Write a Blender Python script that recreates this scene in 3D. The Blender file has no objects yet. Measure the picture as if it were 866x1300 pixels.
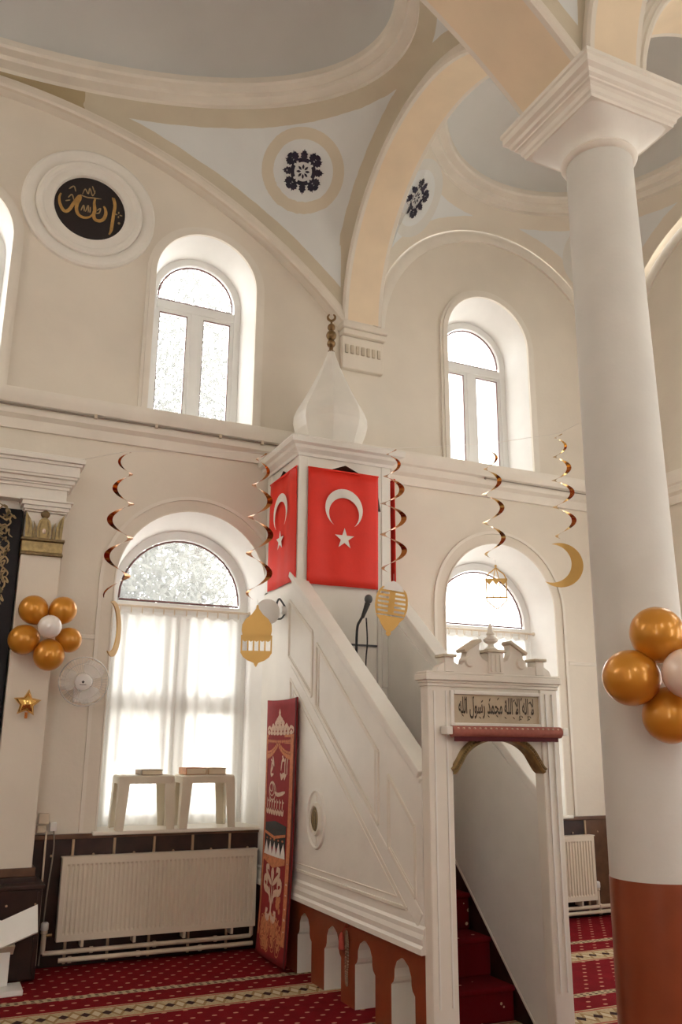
import bpy, bmesh, math, random
from mathutils import Vector, Matrix, kdtree
from mathutils.bvhtree import BVHTree
random.seed(7)
PI = math.pi
S = bpy.context.scene
COL = S.collection

# ------------------------------------------------------------------ camera
def make_camera():
    f, W_, H_ = 1087.46, 866, 1300
    pi_, ya, ro = (math.radians(v) for v in (15.1321, 24.6781, 0.4069))
    fw = Vector((math.sin(ya)*math.cos(pi_), math.cos(ya)*math.cos(pi_), math.sin(pi_)))
    r = fw.cross(Vector((0, 0, 1))).normalized(); u = r.cross(fw)
    r2 = r*math.cos(ro)+u*math.sin(ro); u2 = u*math.cos(ro)-r*math.sin(ro)
    cam = bpy.data.cameras.new('camera'); o = bpy.data.objects.new('camera', cam); COL.objects.link(o)
    cam.sensor_fit = 'VERTICAL'; cam.sensor_height = 36; cam.lens = 36*f/H_
    cam.clip_start = 0.05; cam.clip_end = 200
    m = Matrix((r2, u2, -fw)).transposed().to_4x4(); m.translation = (0, 0, 1.6)
    o.matrix_world = m
    S.camera = o
make_camera()

# ------------------------------------------------------------------ world, light, exposure
wd = bpy.data.worlds.new('sky'); S.world = wd; wd.use_nodes = True
bg = wd.node_tree.nodes['Background']
bg.inputs[0].default_value = (1.0, 0.985, 0.955, 1); bg.inputs[1].default_value = 3.4
S.view_settings.view_transform = 'Standard'; S.view_settings.look = 'None'
S.view_settings.gamma = 1; S.view_settings.use_curve_mapping = False
S.view_settings.exposure = 0.85

# ------------------------------------------------------------------ materials
MATS = {}
class NT:
    def __init__(s, mat): s.t = mat.node_tree; s.n = s.t.nodes; s.l = s.t.links
    def new(s, typ, **kw):
        n = s.n.new(typ)
        for k, v in kw.items(): setattr(n, k, v)
        return n
    def put(s, sock, v):
        if isinstance(v, bpy.types.NodeSocket): s.l.new(v, sock)
        elif v is not None:
            if isinstance(v, tuple) and len(v) == 3 and sock.type == 'RGBA': v = v+(1,)
            sock.default_value = v
    def m(s, op, a, b=None, c=None):
        n = s.new('ShaderNodeMath', operation=op)
        for i, v in enumerate((a, b, c)):
            if v is not None: s.put(n.inputs[i], v)
        return n.outputs[0]
    def mix(s, fac, a, b):
        n = s.new('ShaderNodeMix', data_type='RGBA')
        s.put(n.inputs[0], fac); s.put(n.inputs[6], a); s.put(n.inputs[7], b)
        return n.outputs[2]
    def noise(s, scale, detail=3, vec=None, rough=.5):
        n = s.new('ShaderNodeTexNoise'); n.inputs['Scale'].default_value = scale
        n.inputs['Detail'].default_value = detail; n.inputs['Roughness'].default_value = rough
        if vec is not None: s.l.new(vec, n.inputs['Vector'])
        return n.outputs[0]
    def coord(s): return s.new('ShaderNodeTexCoord').outputs['Object']
    def pos(s): return s.new('ShaderNodeNewGeometry').outputs['Position']
    def xyz(s, v):
        n = s.new('ShaderNodeSeparateXYZ'); s.l.new(v, n.inputs[0]); return n.outputs
    def ramp(s, fac, lo, hi):
        n = s.new('ShaderNodeMapRange'); s.put(n.inputs[0], fac); n.inputs[1].default_value = lo; n.inputs[2].default_value = hi
        return n.outputs[0]
    def attr(s, name): return s.new('ShaderNodeAttribute', attribute_name=name).outputs['Fac']
def mat(name, col, rough=.6, metal=0, var=.06, scale=6, bump=0, bscale=40, fn=None, coat=0, trans=0, spec=.5):
    m = bpy.data.materials.new(name); m.use_nodes = True; t = NT(m)
    b = t.n['Principled BSDF']; b.inputs['Roughness'].default_value = rough; b.inputs['Metallic'].default_value = metal
    b.inputs['Specular IOR Level'].default_value = spec
    if coat: b.inputs['Coat Weight'].default_value = coat; b.inputs['Coat Roughness'].default_value = .08
    if fn: c = fn(t)
    else:
        p = t.pos()
        c = t.mix(t.ramp(t.noise(scale, 4, p), .3, .7), tuple(min(1, v*(1+var)) for v in col), tuple(v*(1-var) for v in col))
    t.put(b.inputs['Base Color'], c)
    if bump:
        bn = t.new('ShaderNodeBump'); bn.inputs['Strength'].default_value = bump; bn.inputs['Distance'].default_value = .01
        t.l.new(t.noise(bscale, 4, t.pos()), bn.inputs['Height']); t.l.new(bn.outputs[0], b.inputs['Normal'])
    MATS[name] = m
    return m
mat('cream', (.79, .715, .605), .75, var=.05, scale=1.6, bump=.12, bscale=25)
mat('white_plaster', (.86, .815, .735), .65, var=.03, scale=3, bump=.08, bscale=30)
mat('reveal_white', (.90, .88, .84), .6, var=.02)
mat('trim_cream', (.84, .775, .675), .6, var=.04, scale=4)
mat('peach', (.85, .69, .49), .7, var=.05, scale=3)
mat('moulding', (.80, .72, .61), .6, var=.04, scale=4)
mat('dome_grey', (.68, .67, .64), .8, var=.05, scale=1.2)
mat('gloss_white', (.86, .82, .745), .32, var=.03, scale=5, bump=.15, bscale=14)
mat('gloss_cream', (.83, .77, .67), .35, var=.03, scale=5)
mat('dirt_cream', (.62, .53, .40), .6, var=.15, scale=9)
mat('column_plaster', (.70, .67, .61), .6, var=.04, scale=3, bump=.08, bscale=30)
mat('rust_paint', (.27, .060, .022), .3, var=.10, scale=7, bump=.05)
mat('dark_wood', (.024, .0095, .0065), .35, var=.5, scale=9)
mat('dark_wood_b', (.033, .013, .009), .35, var=.5, scale=11)
mat('brown_wood', (.13, .06, .03), .4, var=.3, scale=9)
mat('batten', (.52, .36, .22), .4)
mat('pvc', (.86, .85, .82), .3, var=.02)
mat('gasket', (.13, .045, .04), .6)
mat('radiator', (.74, .65, .52), .35, var=.02)
mat('pipe_paint', (.72, .61, .47), .4, var=.08)
mat('stool_plastic', (.74, .66, .52), .45, var=.03)
mat('gold_balloon', (.68, .29, .03), .28, metal=.35, var=.05, coat=.3)
mat('pearl_balloon', (.90, .72, .60), .25, metal=.1, coat=.4, var=.03)
mat('pearl_white', (.90, .85, .79), .25, metal=.1, coat=.4, var=.03)
mat('foil_gold', (.80, .50, .16), .16, metal=1, var=.04)
mat('foil_copper', (.62, .25, .07), .16, metal=1, var=.04)
mat('card_gold', (.70, .43, .13), .35, metal=.45, var=.05)
mat('gilt', (.36, .26, .11), .4, metal=.45, var=.3, scale=30)
mat('gilt_dark', (.20, .135, .055), .45, metal=.3, var=.35, scale=40)
mat('bronze', (.24, .15, .065), .32, metal=.7, var=.2, scale=20)
mat('flag_red', (.80, .028, .012), .6, var=.06, scale=5, bump=.1, bscale=60)
mat('flag_white', (.86, .80, .74), .6)
mat('black_cloth', (.012, .010, .014), .7, var=.2)
mat('gold_thread', (.42, .30, .15), .5, metal=.1, var=.25, scale=20)
mat('gold_paint', (.50, .29, .09), .45, metal=.2, var=.2, scale=20)
mat('board_black', (.014, .009, .010), .4)
mat('navy', (.018, .015, .035), .6, var=.2)
mat('ink', (.06, .04, .022), .5)
mat('panel_tan', (.56, .46, .32), .4, var=.08, scale=12)
mat('rug_red', (.29, .014, .018), .8, var=.12, scale=20, bump=.2, bscale=200)
mat('rug_orange', (.62, .22, .10), .8, var=.2, scale=40)
mat('rug_pink', (.72, .50, .38), .8, var=.12, scale=40)
mat('rug_edge', (.10, .008, .012), .8)
mat('black', (.015, .014, .014), .5)
mat('dark_grey', (.08, .08, .08), .4)
mat('white_plastic', (.86, .84, .80), .3, var=.02)
mat('book_tan', (.48, .30, .14), .5, var=.25, scale=50)
mat('book_brown', (.33, .24, .15), .5, var=.3, scale=50)
mat('book_orange', (.55, .22, .07), .5, var=.25, scale=60)
mat('pages', (.80, .70, .52), .8)
mat('beads', (.30, .22, .16), .3, var=.3, scale=60)
mat('red_tassel', (.48, .08, .06), .8)
mat('trunk', (.14, .12, .10), .9, var=.2)
mat('leaf', (.20, .21, .19), .8, var=.3, scale=3)
mat('ground_out', (.78, .77, .74), .9)
mat('cable', (.30, .25, .20), .5)
mat('roof', (.4, .38, .35), .9)

def translucent(name, col, transp, transl, rough=.5):
    m = bpy.data.materials.new(name); m.use_nodes = True; t = NT(m)
    b = t.n['Principled BSDF']; out = t.n['Material Output']
    t.put(b.inputs['Base Color'], col); b.inputs['Roughness'].default_value = rough
    tr = t.new('ShaderNodeBsdfTranslucent'); t.put(tr.inputs[0], col)
    tp = t.new('ShaderNodeBsdfTransparent')
    a = t.new('ShaderNodeMixShader'); a.inputs[0].default_value = transl
    t.l.new(b.outputs[0], a.inputs[1]); t.l.new(tr.outputs[0], a.inputs[2])
    c = t.new('ShaderNodeMixShader'); c.inputs[0].default_value = transp
    t.l.new(a.outputs[0], c.inputs[1]); t.l.new(tp.outputs[0], c.inputs[2])
    t.l.new(c.outputs[0], out.inputs[0])
    MATS[name] = m; return m
translucent('glass', (.93, .95, .95), .90, .75, .1)
translucent('curtain', (.90, .89, .86), .06, .62, .8)
translucent('fan_clear', (.85, .83, .79), .45, .3, .15)
translucent('foil_pale', (.85, .70, .55), .35, .3, .2)

def carpet(t):
    p = t.xyz(t.pos()); x, y = p[0], p[1]
    ty = t.m('FLOORED_MODULO', t.m('SUBTRACT', y, 5.79), 1.262)
    def band(lo, hi): return t.m('MULTIPLY', t.m('GREATER_THAN', ty, lo), t.m('LESS_THAN', ty, hi))
    def cell(px, py, ox=0, oy=0):
        cx = t.m('SUBTRACT', t.m('FLOORED_MODULO', t.m('ADD', x, ox), px), px/2)
        cy = t.m('SUBTRACT', t.m('FLOORED_MODULO', t.m('ADD', y, oy), py), py/2)
        return t.m('ABSOLUTE', cx), t.m('ABSOLUTE', cy)
    def ell(c, a, b):
        return t.m('LESS_THAN', t.m('ADD', t.m('POWER', t.m('DIVIDE', c[0], a), 2), t.m('POWER', t.m('DIVIDE', c[1], b), 2)), 1)
    def dia(c, a, b): return t.m('LESS_THAN', t.m('ADD', t.m('DIVIDE', c[0], a), t.m('DIVIDE', c[1], b)), 1)
    n = t.noise(9, 4, t.pos())
    red = t.mix(t.ramp(n, .3, .7), (.23, .008, .014), (.175, .005, .010))
    dots = t.m('MAXIMUM', ell(cell(.135, .17), .017, .011), ell(cell(.135, .17, .0675, .085), .017, .011))
    col = t.mix(dots, red, (.62, .30, .20))
    # wide band
    w = t.m('MULTIPLY', band(0, .27), t.m('LESS_THAN', y, 6.8))
    beige = t.mix(t.ramp(t.noise(60, 2, t.pos()), .35, .65), (.46, .34, .19), (.58, .47, .30))
    yo = -5.79+.135+.055
    wb = t.mix(dia(cell(.13, 1.262, 0, 1.262*4.5-5.925), .05, .10), beige, (.36, .23, .11))
    wb = t.mix(dia(cell(.13, 1.262, .065, 1.262*4.5-5.925), .035, .045), wb, (.05, .022, .02))
    wb = t.mix(dia(cell(.13, 1.262, 0, 1.262*4.5-5.925), .028, .06), wb, (.64, .54, .37))
    edge = t.m('MAXIMUM', band(0.012, .03), band(.24, .258))
    wb = t.mix(edge, wb, (.42, .10, .07))
    col = t.mix(w, col, wb)
    # narrow band
    nb = t.mix(ell(cell(.05, .03, 0, 0), .014, .009), (.50, .40, .25), (.07, .02, .02))
    col = t.mix(band(.505, .575), col, nb)
    return col
mat('carpet', (.3, .01, .02), .95, fn=carpet, bump=.5, bscale=300, spec=.1)
def stair_carpet(t):
    v = t.new('ShaderNodeTexVoronoi'); v.inputs['Scale'].default_value = 11; t.l.new(t.pos(), v.inputs['Vector'])
    d = t.m('LESS_THAN', v.outputs['Distance'], .13)
    return t.mix(d, (.15, .005, .010), (.62, .36, .24))
mat('stair_carpet', (.2, .01, .02), .95, fn=stair_carpet, bump=.5, bscale=300, spec=.1)
def pendentive(t, pale=False):
    da, dr, dm = t.attr('d_arch'), t.attr('d_rim'), t.attr('d_med')
    n = t.m('MULTIPLY', t.m('SUBTRACT', t.noise(5, 3, t.pos()), .5), .03)
    var = t.ramp(t.noise(2.5, 4, t.pos()), .3, .7)
    beige = t.mix(var, (.68, .60, .455), (.61, .535, .405))
    blue = t.mix(var, (.79, .80, .775), (.74, .75, .73))
    inside = t.m('MULTIPLY', t.m('GREATER_THAN', t.m('ADD', da, n), .15), t.m('GREATER_THAN', t.m('ADD', dr, n), .17))
    col = t.mix(inside, beige, blue)
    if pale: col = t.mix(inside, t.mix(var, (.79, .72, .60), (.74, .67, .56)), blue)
    ring = t.m('LESS_THAN', dm, .41)
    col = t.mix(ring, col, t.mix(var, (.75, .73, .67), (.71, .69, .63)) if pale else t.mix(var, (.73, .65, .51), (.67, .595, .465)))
    col = t.mix(t.m('LESS_THAN', dm, .30), col, blue)
    p = t.xyz(t.pos())
    st = t.m('MULTIPLY', t.m('LESS_THAN', t.m('ADD', p[0], t.m('MULTIPLY', n, 6)), .62), t.m('GREATER_THAN', p[1], 6.0))
    st = t.m('MULTIPLY', st, t.m('GREATER_THAN', p[0], -1.5))
    col = t.mix(t.m('MULTIPLY', st, .8), col, (.42, .315, .16))
    return col
mat('pendentive', (.6, .6, .5), .75, fn=pendentive, bump=.1, bscale=20)
mat('pendentive_lit', (.6, .6, .5), .75, fn=lambda t: pendentive(t, True), bump=.1, bscale=20)  # lighter copy, stronger light of the right bays put into the colour
mat('dome_lit', (.82, .81, .77), .8, var=.04, scale=1.2)  # dome grey lightened, the right bays' extra light is in the colour
mat('rug_pinkish', (.40, .135, .10), .8, var=.1, scale=30)

# ------------------------------------------------------------------ mesh helpers
def vadd(a, b): return (a[0]+b[0], a[1]+b[1], a[2]+b[2])
class MB:
    def __init__(s): s.v = []; s.f = []
    def add(s, vs, fs):
        b = len(s.v); s.v += [tuple(v) for v in vs]; s.f += [tuple(i+b for i in f) for f in fs]; return s
    def box(s, x0, x1, y0, y1, z0, z1):
        vs = [(x, y, z) for z in (z0, z1) for y in (y0, y1) for x in (x0, x1)]
        return s.add(vs, [(0, 2, 3, 1), (4, 5, 7, 6), (0, 1, 5, 4), (2, 6, 7, 3), (0, 4, 6, 2), (1, 3, 7, 5)])
    def bar(s, a, b, w, h, up=(0, 0, 1)):
        a, b = Vector(a), Vector(b); d = (b-a).normalized(); up = Vector(up)
        if abs(d.dot(up)) > .99: up = Vector((1, 0, 0))
        r = d.cross(up).normalized(); u = r.cross(d)
        vs = [p+r*sx*w/2+u*sy*h/2 for p in (a, b) for sx, sy in ((-1, -1), (1, -1), (1, 1), (-1, 1))]
        return s.add(vs, [(3, 2, 1, 0), (4, 5, 6, 7), (0, 1, 5, 4), (1, 2, 6, 5), (2, 3, 7, 6), (3, 0, 4, 7)])
    def prism(s, poly, fn, d0, d1):
        """poly: 2D points, fn(a,b,d)->3D"""
        n = len(poly)
        vs = [fn(a, b, d0) for a, b in poly]+[fn(a, b, d1) for a, b in poly]
        return s.add(vs, [tuple(range(n))[::-1], tuple(range(n, 2*n))]+[(i, (i+1) % n, n+(i+1) % n, n+i) for i in range(n)])
    def tube(s, path, r, n=8, cap=True, closed=False):
        P = [Vector(p) for p in path]; rs = r if isinstance(r, (list, tuple)) else [r]*len(P)
        up = None; vs = []
        for i, p in enumerate(P):
            if closed: d = (P[(i+1) % len(P)]-P[i-1])
            else: d = (P[min(i+1, len(P)-1)]-P[max(i-1, 0)])
            d.normalize()
            if up is None:
                up = Vector((0, 0, 1)) if abs(d.z) < .9 else Vector((1, 0, 0))
            x = d.cross(up).normalized(); up = x.cross(d).normalized()
            vs += [p+(x*math.cos(2*PI*k/n)+up*math.sin(2*PI*k/n))*rs[i] for k in range(n)]
        fs = []; m = len(P)
        for i in range(m if closed else m-1):
            for k in range(n):
                j = (i+1) % m
                fs.append((i*n+k, i*n+(k+1) % n, j*n+(k+1) % n, j*n+k))
        if cap and not closed: fs += [tuple(range(n))[::-1], tuple(range((m-1)*n, m*n))]
        return s.add(vs, fs)
    def lathe(s, prof, c, n=24, axis='z', phase=0):
        vs = []
        for r, h in prof:
            for k in range(n):
                a = 2*PI*k/n+phase; ca, sa = r*math.cos(a), r*math.sin(a)
                vs.append({'z': (c[0]+ca, c[1]+sa, c[2]+h), 'y': (c[0]+ca, c[1]+h, c[2]+sa), 'x': (c[0]+h, c[1]+ca, c[2]+sa)}[axis])
        m = len(prof); fs = [(i*n+k, i*n+(k+1) % n, (i+1)*n+(k+1) % n, (i+1)*n+k) for i in range(m-1) for k in range(n)]
        fs += [tuple(range(n))[::-1], tuple(range((m-1)*n, m*n))]
        return s.add(vs, fs)
    def grid(s, fn, nu, nv, closed_u=False):
        vs = [fn(i/nu, j/nv) for j in range(nv+1) for i in range(nu if closed_u else nu+1)]
        w = nu if closed_u else nu+1
        fs = [(j*w+i, j*w+(i+1) % w, (j+1)*w+(i+1) % w, (j+1)*w+i) for j in range(nv) for i in range(nu)]
        return s.add(vs, fs)
    def sweep(s, prof, frames, closed=False, cap=True):
        """prof: list of (a,b); frames: list of (origin, A, B) vectors"""
        n = len(prof); vs = []
        for o, A, B in frames: vs += [Vector(o)+Vector(A)*a+Vector(B)*b for a, b in prof]
        m = len(frames); fs = []
        for i in range(m if closed else m-1):
            j = (i+1) % m
            fs += [(i*n+k, i*n+(k+1) % n, j*n+(k+1) % n, j*n+k) for k in range(n)]
        if cap and not closed: fs += [tuple(range(n))[::-1], tuple(range((m-1)*n, m*n))]
        return s.add(vs, fs)
    def ball(s, c, rx, ry, rz, n=16, m=10):
        def fn(u, v):
            a = 2*PI*u; b = PI*(v-.5)*.998
            return (c[0]+rx*math.cos(b)*math.cos(a), c[1]+ry*math.cos(b)*math.sin(a), c[2]+rz*math.sin(b))
        return s.grid(fn, n, m, True)
    def build(s, name, mt, parent=None, smooth=False, angle=40, bevel=0, recalc=True):
        off = Vector((0, 0, 0)); q = parent
        while q is not None: off += q.location; q = q.parent
        me = bpy.data.meshes.new(name)
        me.from_pydata([tuple(Vector(v)-off) for v in s.v], [], s.f)
        if recalc:
            b = bmesh.new(); b.from_mesh(me); bmesh.ops.recalc_face_normals(b, faces=b.faces); b.to_mesh(me); b.free()
        me.materials.append(MATS[mt])
        if smooth:
            me.polygons.foreach_set('use_smooth', [True]*len(me.polygons))
            try: me.set_sharp_from_angle(angle=math.radians(angle))
            except Exception: pass
        o = bpy.data.objects.new(name, me); COL.objects.link(o)
        if parent is not None: o.parent = parent
        if bevel:
            md = o.modifiers.new('bevel', 'BEVEL'); md.width = bevel; md.segments = 2; md.limit_method = 'ANGLE'
        return o
def tag(o, label=None, cat=None, group=None, kind=None):
    for k, v in (('label', label), ('category', cat), ('group', group), ('kind', kind)):
        if v: o[k] = v
    return o
def thing(name, loc, label=None, cat=None, group=None, kind=None):
    o = bpy.data.objects.new(name, None); COL.objects.link(o); o.location = loc; o.empty_display_size = .1
    return tag(o, label, cat, group, kind)
def copy_tree(o, dloc, label=None, parent=None):
    c = o.copy(); COL.objects.link(c); c.parent = parent
    if parent is None: c.location = o.location+Vector(dloc)
    if label: c['label'] = label
    for ch in [k for k in o.children]: copy_tree(ch, (0, 0, 0), None, c)
    return c
XZ = lambda y: (lambda a, b, d: (a, d, b))           # polygon in xz, depth along y
def fxz(a, b, d): return (a, d, b)
def fyz(a, b, d): return (d, a, b)
def fxy(a, b, d): return (a, b, d)
def catmull(P, k=6):
    out = []; P = [Vector(p) for p in P]
    for i in range(len(P)-1):
        p0, p1, p2, p3 = P[max(i-1, 0)], P[i], P[i+1], P[min(i+2, len(P)-1)]
        for j in range(k):
            t = j/k
            out.append(.5*((2*p1)+(p2-p0)*t+(2*p0-5*p1+4*p2-p3)*t*t+(3*p1-p0-3*p2+p3)*t**3))
    out.append(P[-1]); return out
class Pen:
    """flat strokes on a plane: origin, xdir, ydir in metres"""
    def __init__(s, o, x, y, th=.003):
        s.o, s.x, s.y = Vector(o), Vector(x), Vector(y); s.n = s.x.normalized().cross(s.y.normalized()).normalized()*th; s.mb = MB()
    def P(s, a, b, k=0): return s.o+s.x*a+s.y*b+s.n*k
    def poly(s, pts):
        n = len(pts); vs = [s.P(a, b, 0) for a, b in pts]+[s.P(a, b, 1) for a, b in pts]
        s.mb.add(vs, [tuple(range(n))[::-1], tuple(range(n, 2*n))]+[(i, (i+1) % n, n+(i+1) % n, n+i) for i in range(n)])
    def stroke(s, pts, w, taper=True, k=6, nib=None):
        c = catmull([(p[0], p[1], 0) for p in pts], k); m = len(c)
        L, R = [], []
        for i, p in enumerate(c):
            d = (c[min(i+1, m-1)]-c[max(i-1, 0)]).normalized()
            ww = w
            if nib is not None: ww = w*(.35+.65*abs(d.x*math.sin(nib)-d.y*math.cos(nib)))
            if taper: t = i/(m-1); ww *= .35+.65*min(1, 4*t+.2, 4*(1-t)+.1)
            nn = Vector((-d.y, d.x, 0))*ww/2
            L.append(p+nn); R.append(p-nn)
        vs = []
        for a, b in zip(L, R): vs += [s.P(a.x, a.y, 1), s.P(b.x, b.y, 1)]
        for a, b in zip(L, R): vs += [s.P(a.x, a.y, 0), s.P(b.x, b.y, 0)]
        q = 2*m; fs = []
        for i in range(m-1):
            a = 2*i
            fs += [(a, a+1, a+3, a+2), (a, a+2, q+a+2, q+a), (a+1, q+a+1, q+a+3, a+3)]
        fs += [(0, q, q+1, 1), (2*m-2, 2*m-1, q+2*m-1, q+2*m-2)]
        s.mb.add(vs, fs)
    def ring(s, c, r0, r1, n=24, ry=1):
        vs = []
        for k in range(n):
            a = 2*PI*k/n
            for r in (r0, r1): vs.append(s.P(c[0]+r*math.cos(a), c[1]+ry*r*math.sin(a), 1))
        s.mb.add(vs, [(2*k, 2*k+1, (2*k+3) % (2*n), (2*k+2) % (2*n)) for k in range(n)])
    def dot(s, c, r, n=8, ry=1): s.poly([(c[0]+r*math.cos(2*PI*k/n), c[1]+ry*r*math.sin(2*PI*k/n)) for k in range(n)])
    def rect(s, a0, a1, b0, b1): s.poly([(a0, b0), (a1, b0), (a1, b1), (a0, b1)])
    def leaf(s, a, ang, ln, w):
        ca, sa = math.cos(ang), math.sin(ang); pts = []
        for t, q in ((0, 0), (.3, .8), (.55, 1), (.8, .6), (1, 0), (.8, -.6), (.55, -1), (.3, -.8)):
            x, y = t*ln, q*w/2; pts.append((a[0]+x*ca-y*sa, a[1]+x*sa+y*ca))
        s.poly(pts)
    def build(s, name, mt, parent): return s.mb.build(name, mt, parent)
def text_strokes(body, o, xdir, ydir, width, height, name, mt, parent, th=.003, fat=0):
    cu = bpy.data.curves.new('txt', 'FONT'); cu.body = body; cu.offset = fat
    ob = bpy.data.objects.new('txt', cu); COL.objects.link(ob)
    dg = bpy.context.evaluated_depsgraph_get()
    me = bpy.data.meshes.new_from_object(ob.evaluated_get(dg))
    xs = [v.co.x for v in me.vertices]; ys = [v.co.y for v in me.vertices]
    x0, x1, y0, y1 = min(xs), max(xs), min(ys), max(ys)
    X, Y = Vector(xdir), Vector(ydir); n = X.cross(Y).normalized()*th
    mb = MB()
    mb.add([Vector(o)+X*((v.co.x-x0)/(x1-x0)*width)+Y*((v.co.y-y0)/(y1-y0)*height)+n for v in me.vertices], [tuple(p.vertices) for p in me.polygons])
    bpy.data.objects.remove(ob); bpy.data.curves.remove(cu); bpy.data.meshes.remove(me)
    return mb.build(name, mt, parent)
# presentation forms in visual (left to right) order
ALLAH = '\ufeea\ufee0\ufedf\ufe8d'
MUHAMMAD = '\ufeaa\ufee4\ufea4\ufee3'
RASUL = '\ufedd\ufeee\ufeb3\ufead'
ILAH = '\ufeea\ufedf\ufe87'
ILLA = '\ufefb\ufe87'
SHAHADA = ' '.join((ALLAH, RASUL, MUHAMMAD, ALLAH, ILLA, ILAH, '\ufefb'))

# ------------------------------------------------------------------ dimensions
W = 7.2                 # inner face of the back wall
XR = 6.95               # inner face of the right wall
ZS = 5.70               # springing of the arches
CXA = -.37              # centre of the wide middle bay
def seg_z(x, R=5.1): return 2.24+math.sqrt(max(R*R-(x-CXA)**2, .01))

# ------------------------------------------------------------------ the setting
def arch_outline(cx, r, spring, bottom, n=28):
    pts = [(cx+r, bottom), (cx+r, spring)]
    pts += [(cx+r*math.cos(PI*k/n), spring+r*math.sin(PI*k/n)) for k in range(1, n)]
    pts += [(cx-r, spring), (cx-r, bottom)]
    return pts
fl = MB().box(-4.6, XR+.3, -2.5, W+.3, -.2, 0).build('floor', 'carpet'); tag(fl, kind='structure')

gr = MB().box(-40, 40, -40, 60, -.6, -.5).build('ground', 'ground_out'); tag(gr, kind='structure')  # outdoor ground put in to stop light from below and bounce it up
WIN = {  # name: cx, r_wall, spring, bottom_wall, cx_frame, r_frame, spring_frame, bottom_frame
    'window_1': (1.885, .49, 5.84, 4.38, 1.875, .445, 5.80, 4.42),
    'window_2': (1.905, .665, 2.905, .93, 1.885, .615, 2.83, .93),
    'window_3': (5.075, .53, 5.90, 4.38, 5.055, .46, 5.80, 4.42),
    'window_4': (5.115, .665, 2.945, .93, 5.08, .615, 2.83, .93),
    'window_5': (-.35, .49, 5.84, 4.38, -.35, .445, 5.80, 4.42),
    'window_6': (-2.64, .49, 5.84, 4.38, -2.64, .445, 5.80, 4.42),
}
DEP = .40
def planar(outer, holes, fn, d, name, mt, parent=None):
    b = bmesh.new(); es = []
    for loop in [outer]+holes:
        vs = [b.verts.new(fn(a, c, d)) for a, c in loop]
        es += [b.edges.new((vs[i], vs[(i+1) % len(vs)])) for i in range(len(vs))]
    bmesh.ops.triangle_fill(b, use_beauty=True, use_dissolve=False, edges=es)
    b.verts.index_update()
    mb = MB(); mb.add([v.co for v in b.verts], [[v.index for v in f.verts] for f in b.faces]); b.free()
    return mb.build(name, mt, parent)
holes = [arch_outline(*WIN[k][:4]) for k in WIN]
wb = planar([(-4.6, 0), (XR, 0), (XR, 8.2), (-4.6, 8.2)], holes, fxz, W, 'wall_back', 'cream'); tag(wb, kind='structure')
WR = [(y, .53, 5.88, 4.40) for y in (5.5, 2.6, .2)]+[(y, .665, 2.93, .93) for y in (5.5, 2.6, .2)]  # right-hand windows out of view, extra ones added to brighten the interior
wr = planar([(-2.5, 0), (W, 0), (W, 8.2), (-2.5, 8.2)], [arch_outline(*k) for k in WR], fyz, XR, 'wall_right', 'cream'); tag(wr, kind='structure')

# entrance side and left side: plain walls out of view, extra arched openings added for daylight
WL = [(y, .53, 5.88, 4.40) for y in (5.45,)]
tag(planar([(-2.5, 0), (W, 0), (W, 8.2), (-2.5, 8.2)], [arch_outline(*k) for k in WL], fyz, -4.6, 'wall_left', 'cream'), kind='structure')
WF = [(x, .53, 2.93, .93) for x in (-2.8, 5.2)]+[(x, .53, 5.88, 4.4) for x in (-2.8, 1.0, 5.2)]
tag(planar([(-4.6, 0), (XR, 0), (XR, 8.2), (-4.6, 8.2)], [arch_outline(*k) for k in WF], fxz, -2.5, 'wall_front', 'cream'), kind='structure')
tag(MB().box(-4.6, XR, -2.5, .30, 7.3, 7.4).build('ceiling', 'trim_cream'), kind='structure')

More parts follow.
